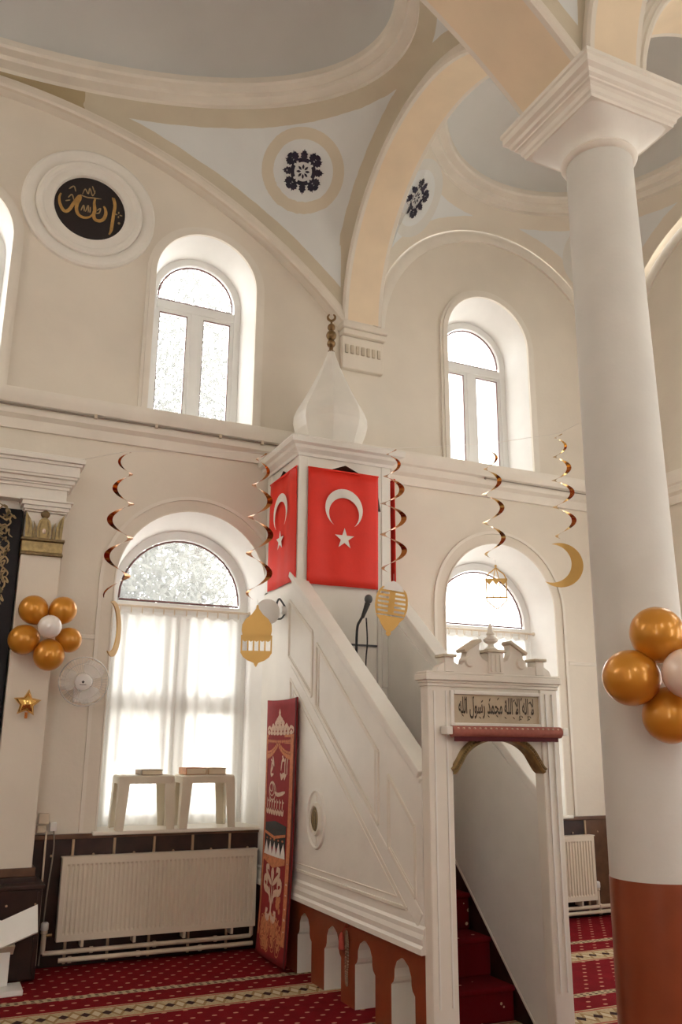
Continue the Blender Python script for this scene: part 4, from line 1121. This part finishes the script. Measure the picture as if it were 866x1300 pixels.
# ------------------------------------------------------------------ heating
def radiator(name, x0, x1, z0, z1, y, label):
    t = thing(name, ((x0+x1)/2, y, z0), label, 'radiator', 'panel radiators under the windows')
    n = int((x1-x0-.06)/.0333); st = (x1-x0-.06)/n
    def fn(u, v):
        x = x0+.03+u*(x1-x0-.06); ph = (u*n) % 1
        e = min(1, min(v, 1-v)*14)
        d = (.012 if .30 < ph < .70 else 0)*e
        return (x, y-.012+d, z0+.03+v*(z1-z0-.06))
    mb = MB(); vs = []
    xs = []
    for k in range(n): xs += [(x0+.03+(k+.16)*st, 0), (x0+.03+(k+.30)*st, 1), (x0+.03+(k+.70)*st, 1), (x0+.03+(k+.84)*st, 0)]
    xs = [(x0+.006, 0)]+xs+[(x1-.006, 0)]
    zl = [(z0+.004, 0), (z0+.045, 0), (z0+.06, 1), (z1-.06, 1), (z1-.045, 0), (z1-.004, 0)]
    for z, e in zl: vs += [(x, y+.012*d*e, z) for x, d in xs]
    w = len(xs); mb.add(vs, [(j*w+i, j*w+i+1, (j+1)*w+i+1, (j+1)*w+i) for j in range(len(zl)-1) for i in range(w-1)])
    mb.build('ribbed_front', 'radiator', t, recalc=True)
    MB().box(x0, x1, y+.013, y+.075, z0, z1).build('body', 'radiator', t, bevel=.006)
    MB().box(x0-.004, x1+.004, y-.004, y+.08, z1-.003, z1+.006).build('top_grille', 'radiator', t)
    k = 4 if x1-x0 > .8 else 2
    for i in range(k):
        a = x0+(x1-x0)*(i+.5)/k; MB().box(a-.010, a+.010, y+.02, W-.03, z0-.045, z0+.0).build('bracket', 'pipe_paint', t)
    return t
R1 = radiator('radiator', .985, 2.515, .19, .765, W-.155, 'wide cream ribbed panel radiator below the curtained window with two stools')
R2 = radiator('radiator', 4.62, 5.985, .165, .75, W-.155, 'white ribbed panel radiator behind the pulpit gateway near the column')
def pipe(path, label, clips, r=.017):
    t = thing('heating_pipe', path[0], label, 'pipe', 'heating pipes along the wall')
    MB().tube([tuple(p) for p in path], r, 10).build('tube', 'pipe_paint', t, smooth=True)
    for x, z in clips: MB().lathe([(r+.006, -.012), (r+.006, .012)], (x, path[0][1], z), 12, 'x').build('clip', 'pipe_paint', t)
yp = W-.10
pipe([(.905, yp, .115), (2.485, yp, .115), (2.495, yp, .125), (2.497, yp, .185)], 'upper cream heating pipe running under the wide radiator by the prayer rug', [(1.25, .115), (1.72, .115), (2.2, .115)])
pipe([(1.02, yp, .06), (2.51, yp, .06)], 'lower cream heating pipe just above the carpet under the wide radiator', [(1.1, .06), (1.60, .06), (2.08, .06)])
pipe([(3.52, yp, .10), (5.95, yp, .10), (6.85, yp, .105)], 'upper heating pipe running on behind the round column', [(5.6, .10), (6.05, .102)])
pipe([(3.52, yp, .05), (6.85, yp, .055)], 'lower heating pipe at carpet level behind the round column', [(5.6, .05), (6.05, .052)])
def valve(x, z, label):
    t = thing('radiator_valve', (x, yp, z-.1), label, 'valve')
    MB().lathe([(.018, -.10), (.018, .03), (.024, .035), (.024, .06), (.014, .065)], (x, yp, z), 12).build('stem', 'pipe_paint', t, smooth=True)
    MB().lathe([(.020, 0), (.028, .01), (.028, .05), (.02, .06)], (x, yp, z+.05), 14).build('knob', 'white_plastic', t, smooth=True)
    MB().tube([(x, yp, z+.02), (x+.055 if x < 2 else x-.06, yp, z+.02)], .012, 8).build('union', 'bronze', t)
valve(.905, .215, 'white knobbed valve at the niche end of the wide radiator')
valve(6.03, .215, 'white knobbed valve on the radiator nearest the round column')

# wall box and cables by the niche
sb = thing('socket_box', (.83, W-.05, .95), 'small pale wall socket box with cables beside the prayer niche', 'socket')
MB().box(.80, .875, W-.045, W, 1.0, 1.075).build('box', 'pipe_paint', sb, bevel=.004)
MB().box(.885, .935, W-.06, W, .945, 1.01).build('plug', 'white_plastic', sb, bevel=.006)
MB().box(.795, .86, W-.05, W, .935, .99).build('adapter', 'dirt_cream', sb, bevel=.005)
MB().tube([(p.x, p.y, p.z) for p in catmull([(.915, W-.062, .95), (.925, W-.062, .80), (.905, W-.062, .5), (.895, W-.062, .2), (.89, W-.062, .03)], 6)], .006, 6).build('cable', 'cable', sb)
MB().tube([(.862, W-.06, .95), (.866, W-.06, .03)], .008, 6).build('cable', 'pipe_paint', sb)

# ------------------------------------------------------------------ wall fan
fa = thing('wall_fan', (1.02, W-.05, 1.9), 'clear bladed wall fan mounted between the niche and the curtained window', 'fan')
FC = Vector((1.015, W-.26, 2.05)); fnrm = Vector((-.20, -.97, -.10)).normalized()
fxr = fnrm.cross(Vector((0, 0, 1))).normalized()*-1; fup = fxr.cross(fnrm).normalized()*-1
if fup.z < 0: fup = -fup
def fp(r, a, d=0): return FC+fxr*(r*math.cos(a))+fup*(r*math.sin(a))+fnrm*d
cg = MB()
for r, d in ((.185, .0), (.185, .035), (.135, .075), (.07, .085)): cg.tube([fp(r, 2*PI*k/40, d) for k in range(40)], .0028 if r < .18 else .0045, 5, closed=True)
cage = cg.build('cage_rings', 'foil_clear' if 'foil_clear' in MATS else 'fan_clear', fa)
cw = MB()
for k in range(48):
    a = 2*PI*k/48; cw.tube([fp(.185, a, .0), fp(.185, a, .03), fp(.135, a, .075), fp(.06, a, .086)], .0011, 4)
tag(cw.build('cage_wires', 'fan_clear', fa), kind='stuff')
MB().add([fp(.062, 2*PI*k/24, .088) for k in range(24)]+[fp(.062, 2*PI*k/24, .10) for k in range(24)]+[fp(.05, 2*PI*k/24, .108) for k in range(24)],
         [(i*24+k, i*24+(k+1) % 24, (i+1)*24+(k+1) % 24, (i+1)*24+k) for i in range(2) for k in range(24)]+[tuple(range(48, 72))]).build('hub_cap', 'white_plastic', fa, smooth=True, angle=50)
p = Pen(fp(0, 0, .109), fxr, fup, .002); p.poly([(0, .012), (.012, 0), (0, -.012), (-.012, 0)][::-1]); p.rect(-.024, .024, -.022, -.018); p.build('maker_mark', 'black', fa)
for k in range(3):
    a0 = .95+k*2*PI/3
    def bl(u, v, a0=a0):
        r = .045+u*.125; a = a0+(v-.5)*(.9+.5*math.sin(u*PI)); return fp(r, a, .02+.04*(v-.5))
    b_ = MB().grid(bl, 8, 8).build('blade', 'fan_clear', fa, smooth=True)
MB().tube([FC+fnrm*.02, FC-fnrm*.10], [.05, .06], 20).build('motor', 'white_plastic', fa, smooth=True)
MB().tube([FC-fnrm*.09, Vector((1.03, W-.06, 2.0)), Vector((1.03, W-.004, 2.0))], .022, 10).build('arm', 'white_plastic', fa, smooth=True)
MB().box(.975, 1.085, W-.02, W-.001, 1.90, 2.08).build('wall_plate', 'white_plastic', fa, bevel=.006)

# ------------------------------------------------------------------ balloons
def balloon(c, r, d, mt, label, group, name='balloon'):
    """d: direction from the cluster centre to the balloon"""
    c, d = Vector(c), Vector(d).normalized()
    t = thing(name, tuple(c-Vector((0, 0, r))), label, 'balloon', group)
    x = d.orthogonal().normalized(); y = d.cross(x)
    prof = []
    for k in range(15):
        b = PI*k/14; s_ = -math.cos(b); q = math.sin(b)
        if s_ < 0: q *= 1-.10*s_*s_
        prof.append((r*max(q, .02), r*s_*(1.12 if s_ < 0 else 1.0)))
    mb = MB(); n = 24
    for rr, h in prof: mb.v += [tuple(c+d*h+(x*math.cos(2*PI*k/n)+y*math.sin(2*PI*k/n))*rr) for k in range(n)]
    mb.f = [(i*n+k, i*n+(k+1) % n, (i+1)*n+(k+1) % n, (i+1)*n+k) for i in range(len(prof)-1) for k in range(n)]+[tuple(range(n)), tuple(range((len(prof)-1)*n, len(prof)*n))]
    mb.build('skin', mt, t, smooth=True, angle=180)
    MB().lathe([(.004, 0), (.012, .012)], tuple(c-d*(r*1.16)), 8).build('knot', mt, t)
    return t
GL = 'balloons on the niche pilaster'
for (x, z, r), what in zip(((.585, 2.565, .112), (.80, 2.575, .108), (.535, 2.335, .115), (.725, 2.225, .118), (.865, 2.35, .098)),
        ('upper gold balloon nearest the black hanging in the niche flower', 'upper gold balloon above the wall fan in the niche flower', 'lower gold balloon overlapping the black hanging in the niche flower', 'lowest gold balloon of the flower above the star balloon', 'gold balloon of the niche flower just above the fan')):
    dx, dz = x-.705, z-2.415
    balloon((x, 6.845-.03*(z < 2.3), z), r*.97, (dx, -.04, dz), 'gold_balloon', what, GL)
balloon((.70, 6.70, 2.425), .087, (0, -1, 0), 'pearl_white', 'small white pearl balloon in the middle of the niche flower', GL)
GR = 'balloons on the round column'
CB = Vector((3.43, 3.40, 1.95))
for c, r, what in (((3.315, 3.32, 2.155), .138, 'topmost gold balloon on the round column'), ((3.205, 3.415, 1.935), .142, 'gold balloon jutting toward the gateway from the round column'), ((3.39, 3.36, 1.745), .135, 'lowest gold balloon on the round column'),
                   ((3.615, 3.25, 1.79), .13, 'gold balloon on the far lower side of the column flower'), ((3.575, 3.26, 2.075), .13, 'gold balloon behind the pearl balloon on the column')):
    balloon(c, r, Vector(c)-CB, 'gold_balloon', what, GR)
balloon((3.345, 3.17, 1.945), .125, (-.5, -.8, 0), 'pearl_balloon', 'pale pink pearl balloon in the middle of the column flower', GR)
# star foil balloon
sf = thing('star_balloon', (.615, 6.93, 1.77), 'small gold foil star balloon on the niche pilaster', 'balloon')
vs = []; n = 10; c = Vector((.615, 6.935, 1.875))
def starpt(k, s_): 
    r = (.105 if k % 2 == 0 else .052)*s_; a = k*PI/5+.06; return (c.x+r*math.sin(a), c.z+r*math.cos(a))
mb = MB(); rings = ((1.0, 0), (.86, .024), (.55, .042), (.2, .05))
for sgn in (-1, 1):
    base = len(mb.v)
    for s_, d in rings: mb.v += [(starpt(k, s_)[0], c.y+sgn*d*(1 if k % 2 else .82), starpt(k, s_)[1]) for k in range(10)]
    for i in range(3): mb.f += [(base+i*10+k, base+i*10+(k+1) % 10, base+(i+1)*10+(k+1) % 10, base+(i+1)*10+k) for k in range(10)]
    mb.f.append(tuple(range(base+30, base+40)))
mb.build('foil', 'foil_gold', sf, smooth=True, angle=60)
MB().box(.605, .625, 6.93, 6.937, 1.765, 1.81).build('filling_tab', 'foil_copper', sf)

# ------------------------------------------------------------------ garland thread with foil spirals
SW = [  # axis x, y, z top, z bottom, pendant
    (.795, 4.60, 3.16, 2.34, 'crescent_edge'), (1.495, 4.31, 3.17, 2.33, 'lantern'), (2.145, 3.985, 3.19, 2.47, 'lantern_tilted'),
    (3.165, 4.50, 3.545, 2.74, 'lantern_pale'), (3.575, 4.29, 3.615, 2.86, 'crescent')]
th = thing('garland_thread', (.9, 6.8, 3.2), 'fine pale thread strung from the niche cornice to the round column carrying foil spirals', 'thread')
pts = [(.86, 6.86, 3.81)]+[(x, y, zt) for x, y, zt, _, _ in SW]+[(3.575, 3.95, 3.62)]
MB().tube(pts, .0012, 4).build('strand', 'flag_white', th)
LAB = {'crescent_edge': 'copper foil spiral with an edge-on gold crescent hanging before the curtained window', 'lantern': 'foil spiral with a flat gold lantern hanging beside the side flag', 'lantern_tilted': 'foil spiral with a tilted striped gold lantern hanging right by the microphone',
       'lantern_pale': 'foil spiral with a pale openwork lantern hanging above the gateway crest', 'crescent': 'foil spiral with a big gold crescent hanging beside the round column'}
def crescent_pts(R, r, off, a0, n=24, open_dir=PI):
    """outer arc with inner arc shifted toward open_dir"""
    pts = []
    ca = math.acos((R*R+off*off-r*r)/(2*R*off))
    for k in range(n+1): a = open_dir+ca+(2*PI-2*ca)*k/n; pts.append((R*math.cos(a), R*math.sin(a)))
    cx, cy = off*math.cos(open_dir), off*math.sin(open_dir)
    b0 = math.atan2(pts[-1][1]-cy, pts[-1][0]-cx); b1 = math.atan2(pts[0][1]-cy, pts[0][0]-cx)
    while b1 > b0: b1 -= 2*PI
    for k in range(1, n): b = b0+(b1-b0)*k/n; pts.append((cx+r*math.cos(b), cy+r*math.sin(b)))
    return pts
for si, (x, y, zt, zb, kind) in enumerate(SW):
    t = thing('foil_spiral', (x, y, zb), LAB[kind], 'decoration', 'foil spirals on the thread')
    turns = 4.6; n = 160; vs = []
    sg = -1 if si == 0 else 1
    for k in range(n+1):
        u = k/n
        a = .2+sg*(u**.8)*turns*2*PI
        r = .016+.042*min(1, .25+u*1.6); wdt = .030*min(1, .35+u*2, (1-u)*8+.1)
        z = zt-(zt-zb)*u
        ca, sa = math.cos(a), math.sin(a)
        for s_ in (-1, 1): vs.append((x+(r+s_*wdt*.5)*ca, y+(r+s_*wdt*.5)*sa, z))
    rb = MB().add(vs, [(2*i, 2*i+1, 2*i+3, 2*i+2) for i in range(n)]).build('spiral', 'foil_copper' if si < 3 else 'foil_gold', t, smooth=True, angle=180)
    vd = Vector((-x, -y, 0)).normalized()      # plane facing the room's middle
    ang = {0: 1.35, 1: .0, 2: .25, 3: .1, 4: .15}[si]
    vd = Matrix.Rotation(ang, 3, 'Z') @ vd; xd = vd.cross(Vector((0, 0, 1))).normalized()*-1
    if kind in ('crescent', 'crescent_edge'):
        c = Vector((x, y, zb-.165)) if kind == 'crescent_edge' else Vector((x-.045, y+.02, zb-.145))
        pr = Pen(c, xd, (0, 0, 1), .004)
        # opens toward the left as seen
        P_ = crescent_pts(.145, .126, .055, 0, 28, PI-.22 if kind == 'crescent' else PI)
        if kind == 'crescent_edge': pr = Pen(c, xd*1.3, (0, 0, 1), .006)
        h_ = len(P_)//2+1
        O = P_[:29]; I = [P_[28]]+P_[29:]+[P_[0]]
        vs = []
        for d in (0, 1): vs += [pr.P(a, b, d) for a, b in O]+[pr.P(a, b, d) for a, b in reversed(I)]
        m = 29; mb = MB().add(vs, [(i, i+1, m+i+1, m+i) for i in range(m-1)]+[(2*m+i, 2*m+i+1, 3*m+i+1, 3*m+i) for i in range(m-1)]+[(i, i+1, 2*m+i+1, 2*m+i) for i in range(m-1)]+[(m+i, m+i+1, 3*m+i+1, 3*m+i) for i in range(m-1)])
        mb.build('crescent', 'card_gold', t)
        MB().tube([(x, y, zb), tuple(c+xd*(.045 if kind == 'crescent' else 0)+Vector((0, 0, .137)))], .001, 4).build('string', 'flag_white', t)
    else:
        H = .30 if kind != 'lantern_pale' else .285
        c = Vector((x, y, zb-.04)); up = Vector((0, 0, 1))
        if kind == 'lantern_tilted': up = Matrix.Rotation(-.12, 3, vd) @ up
        if kind == 'lantern_tilted': c = Vector((x, y, zb-.03))
        xx = up.cross(vd).normalized()
        if xx.dot(Vector((.91, -.42, 0))) < 0: xx = -xx
        pr = Pen(c, xx, up, .004); w = .085 if kind != 'lantern_pale' else .075
        def half_poly(h): return [(a, b) for a, b in h]+[(-a, b) for a, b in reversed(h)]
        if kind == 'lantern':
            pr.poly(half_poly([(.004, .02), (.008, -.0), (.03, -.03), (.06, -.055), (.078, -.085), (.08, -.115), (.074, -.145)]))
            pr.rect(-.082, .082, -.152, -.140)
            for q in (-.078, -.045, -.015, .015, .045, .078): pr.rect(q-.004, q+.004, -.225, -.152)
            for q in (-.06, -.03, .0, .03, .06): pr.poly([(q-.015, -.152), (q-.012, -.168), (q, -.175), (q+.012, -.168), (q+.015, -.152)])
            pr.rect(-.082, .082, -.235, -.222)
            pr.poly(half_poly([(.080, -.235), (.068, -.255), (.045, -.272), (.012, -.285), (.006, -.298), (.002, -.305)]))
            pr.build('lantern', 'card_gold', t)
        elif kind == 'lantern_tilted':
            for k, hw in enumerate((.066, .078, .083, .085, .083, .079)): pr.rect(-hw, hw, -.062-k*.024, -.050-k*.024)
            for q in (-1, 1): pr.stroke([(q*.05, -.035), (q*.075, -.07), (q*.083, -.13), (q*.075, -.185)], .012)
            pr.rect(-.016, .016, -.18, -.05)
            pr.poly(half_poly([(.078, -.190), (.055, -.215), (.045, -.235), (.025, -.262), (.012, -.27), (.014, -.285), (.004, -.295)]))
            pr.build('lantern', 'card_gold', t)
            p2 = Pen(c, xx, up, .004); p2.poly(half_poly([(.005, .0), (.03, -.012), (.055, -.035), (.062, -.052)])); p2.build('lantern_top', 'white_plastic', t)
        else:
            for q in (-1, 1):
                pr.stroke([(0, .0), (q*.02, -.02), (q*.05, -.045), (q*.066, -.085)], .007, taper=False); pr.stroke([(0, .0), (q*.008, -.03), (q*.020, -.085)], .005, taper=False)
                pr.stroke([(q*.066, -.195), (q*.058, -.22), (q*.03, -.245), (0, -.27)], .007, taper=False)
                pr.rect(q*.063-.004, q*.063+.004, -.195, -.085); pr.rect(q*.022-.003, q*.022+.003, -.195, -.10)
            pr.rect(-.070, .070, -.088, -.072); pr.rect(-.070, .070, -.200, -.190)
            for q in (-.045, 0, .045): pr.poly([(q-.02, -.088), (q, -.115), (q+.02, -.088)])
            pr.dot((0, .01), .008); pr.build('lantern', 'card_gold', t)
        MB().tube([(x, y, zb+.01), tuple(c)], .001, 4).build('string', 'flag_white', t)

# ------------------------------------------------------------------ curtains on the lower windows
def curtain(x0, x1, y, z0, z1, label, seed, bottom=None):
    t = thing('sheer_curtain', ((x0+x1)/2, y, z0), label, 'curtain', 'sheer white window curtains')
    def fn(u, v):
        x = x0+u*(x1-x0); z = z1-.022*abs(math.sin(u*PI*5))*(1-v)-(z1-z0)*v
        return (x, y+.012*math.sin(u*34+seed)*(1+.4*math.sin(v*3))+.008*math.sin(u*13), z)
    MB().grid(fn, 90, 14).build('fabric', 'curtain', t, smooth=True, angle=180)
    mb = MB()
    for k in range(6):
        a = x0+(k+.5)*(x1-x0)/6; mb.tube([(a+.0, y-.005+.012*math.cos(b), z1+.03+.03*math.sin(b)) for b in [2*PI*j/10 for j in range(10)]], .003, 4, closed=True)
    mb.build('rings', 'pipe_paint', t); t.children[-1]['kind'] = 'stuff'
def rod(x0, x1, y, z, label):
    t = thing('curtain_rod', (x0, y, z), label, 'curtain rod')
    MB().tube([(x0, y, z), (x1, y, z)], .010, 8).build('pole', 'pipe_paint', t, smooth=True)
    for x in (x0, x1): MB().ball((x, y, z), .02, .02, .02, 10, 6).build('end_knob', 'pipe_paint', t, smooth=True)
cyy = W+DEP-.115
rod(1.285, 2.52, cyy, 2.745, 'thin pale curtain rod across the window above the stools')
rod(4.49, 5.72, cyy, 2.745, 'thin pale curtain rod across the window behind the gateway crest')
curtain(1.30, 1.868, cyy, .95, 2.685, 'sheer white curtain half above the stool with a single book', 0)
curtain(1.882, 2.46, cyy, .95, 2.685, 'sheer white curtain half above the stool with two books', 2)
curtain(4.52, 5.07, cyy, .95, 2.685, 'sheer curtain half behind the pulpit flank in the window past the gateway', 1)
curtain(5.085, 5.67, cyy, .95, 2.685, 'sheer curtain half next the column in the window past the gateway', 3)

# ------------------------------------------------------------------ stools and books on the sill
def stool(cx, cy, z0, label, rot=0):
    t = thing('plastic_stool', (cx, cy, z0), label, 'stool', 'stools on the window sill')
    hw, hd, H = .225, .155, .408
    mb = MB(); n = 10
    def rr(w, d, z, rad=.04):
        pts = []
        for q, (sx, sy) in enumerate(((1, 1), (-1, 1), (-1, -1), (1, -1))):
            for k in range(5):
                a = q*PI/2+k*PI/8; pts.append((cx+sx*(w-rad)+rad*math.cos(a), cy+sy*(d-rad)+rad*math.sin(a), z))
        return pts
    L = [rr(hw, hd, z0+H-.062), rr(hw, hd, z0+H-.010), rr(hw-.008, hd-.008, z0+H), rr(hw-.03, hd-.03, z0+H-.001)]
    for l in L: mb.v += l
    m = 20
    for i in range(3): mb.f += [(i*m+k, i*m+(k+1) % m, (i+1)*m+(k+1) % m, (i+1)*m+k) for k in range(m)]
    mb.f.append(tuple(range(3*m, 4*m)))
    st = mb.build('seat', 'stool_plastic', t, smooth=True, angle=30)
    for s_ in (-1, 1): MB().box(cx+s_*.17-.012, cx+s_*.17+.012, cy-.06, cy+.06, z0+H-.0015, z0+H+.001).build('slot', 'dirt_cream', st)
    for sx in (-1, 1):
        for sy in (-1, 1):
            mb = MB(); x0, y0 = cx+sx*(hw-.005), cy+sy*(hd-.005)
            for z, sh, w_ in ((z0+H-.02, 0, .085), (z0, .012, .062)):
                X, Y = x0+sx*sh, y0+sy*sh
                mb.v += [(X, Y, z), (X-sx*w_, Y, z), (X-sx*w_, Y-sy*.008, z), (X-sx*.008, Y-sy*.008, z), (X-sx*.008, Y-sy*w_, z), (X, Y-sy*w_, z)]
            mb.f = [(k, (k+1) % 6, 6+(k+1) % 6, 6+k) for k in range(6)]+[tuple(range(6)), tuple(range(6, 12))]
            mb.build('leg', 'stool_plastic', t)
    return z0+H
ZT = stool(1.60, 7.285, .936, 'cream plastic stool on the window sill holding a single book')
stool(2.105, 7.285, .936, 'cream plastic stool on the window sill holding two books')
def book(cx, cy, z, w, d, h, rot, cover, label):
    t = thing('book', (cx, cy, z), label, 'book', 'books on the stools')
    t.rotation_euler = (0, 0, rot)
    o = Vector((cx, cy, z))
    def B(x0, x1, y0, y1, z0, z1, nm, mt, par=t, bev=.002): return MB().box(cx+x0, cx+x1, cy+y0, cy+y1, z+z0, z+z1).build(nm, mt, par, bevel=bev)
    B(-w/2, w/2, -d/2, d/2, .001, .005, 'cover', cover); fc = B(-w/2, w/2, -d/2, d/2, h-.005, h, 'cover', cover)
    B(-w/2, -w/2+.006, -d/2, d/2, .004, h-.004, 'spine', cover); B(-w/2+.006, w/2-.005, -d/2+.005, d/2-.005, .005, h-.005, 'page_block', 'pages')
    p = Pen((cx, cy, z+h+.0003), (1, 0, 0), (0, 1, 0), .0008)
    for a, b in ((w/2-.012, d/2-.012),):
        p.stroke([(-a, -b), (a, -b)], .004, False); p.stroke([(-a, b), (a, b)], .004, False); p.stroke([(-a, -b), (-a, b)], .004, False); p.stroke([(a, -b), (a, b)], .004, False)
    p.ring((0, 0), .018, .024, 16); p.dot((0, 0), .010)
    p.build('cover_ornament', 'gold_thread', fc)
book(1.635, 7.265, ZT+.001, .175, .20, .042, .06, 'book_brown', 'brown patterned book lying alone on a plastic stool')
book(1.995, 7.265, ZT+.001, .17, .21, .055, .04, 'book_orange', 'thick orange brown book on the stool, beside the curtain gap')
book(2.185, 7.27, ZT+.001, .155, .20, .052, -.02, 'book_tan', 'tan book with reddish page edge on the stool near the pulpit')

# ------------------------------------------------------------------ white lectern at the left edge
le = thing('lectern', (.62, 6.62, 0), 'low white book lectern with tilted board standing before the niche plinth', 'lectern')
MB().box(.48, .73, 6.50, 6.72, 0, .035).build('base', 'white_plastic', le, bevel=.006)
MB().box(.56, .64, 6.63, 6.68, .035, .30).build('post', 'white_plastic', le, bevel=.005)
mb = MB()
mb.add([(.57, 6.55, .285), (.80, 6.60, .355), (.80, 6.74, .505), (.57, 6.69, .425)], [(0, 1, 2, 3)]); mb.add([(.57, 6.55, .285), (.57, 6.69, .425), (.33, 6.74, .49), (.33, 6.60, .345)], [(0, 1, 2, 3)])
o = mb.build('book_board', 'white_plastic', le); md = o.modifiers.new('solid', 'SOLIDIFY'); md.thickness = .014; md.offset = 0
MB().prism([(6.56, .29), (6.70, .30), (6.66, .22)], fyz, .54, .66).build('support', 'dirt_cream', le)

# ------------------------------------------------------------------ trees outside the windows
def tree(x, y, h, label, seed):
    rnd = random.Random(seed); t = thing('tree', (x, y, -.5), label, 'tree', 'trees outside the windows')
    MB().tube([(x, y, -.5), (x+.1, y, h*.35), (x+.05, y+.1, h*.7)], [.14, .10, .04], 8).build('trunk', 'trunk', t, smooth=True)
    for k in range(7):
        a = rnd.uniform(0, 6.28); z = h*rnd.uniform(.3, .6); L = rnd.uniform(.8, 1.5)
        MB().tube([(x+.07, y, z), (x+L*.5*math.cos(a), y+L*.5*math.sin(a), z+L*.5), (x+L*math.cos(a), y+L*math.sin(a), z+L*.8)], [.045, .03, .012], 6).build('branch', 'trunk', t)
    mb = MB()
    for k in range(12000):
        u = rnd.gauss(0, 1); v = rnd.gauss(0, 1); w_ = rnd.gauss(0, 1); L = (u*u+v*v+w_*w_)**.5+1e-6; r = rnd.random()**.4
        c = Vector((x+1.5*r*u/L, y+1.5*r*v/L, h*.72+h*.36*r*w_/L)); s_ = rnd.uniform(.035, .075)
        a = Vector((rnd.uniform(-1, 1), rnd.uniform(-1, 1), rnd.uniform(-1, 1))).normalized(); b = a.orthogonal().normalized()
        mb.add([c-a*s_, c+b*s_*.5, c+a*s_, c-b*s_*.5], [(0, 1, 2, 3)])
    tag(mb.build('foliage', 'leaf', t, recalc=False), kind='stuff')
for i, (x, y, h, l) in enumerate(((3.2, 12.2, 9.2, 'tall leafy tree outside seen through the upper window of the wide bay'), (1.6, 9.8, 3.9, 'lower leafy tree outside seen through the arched light above the curtains'))): tree(x, y, h, l, 40+i)
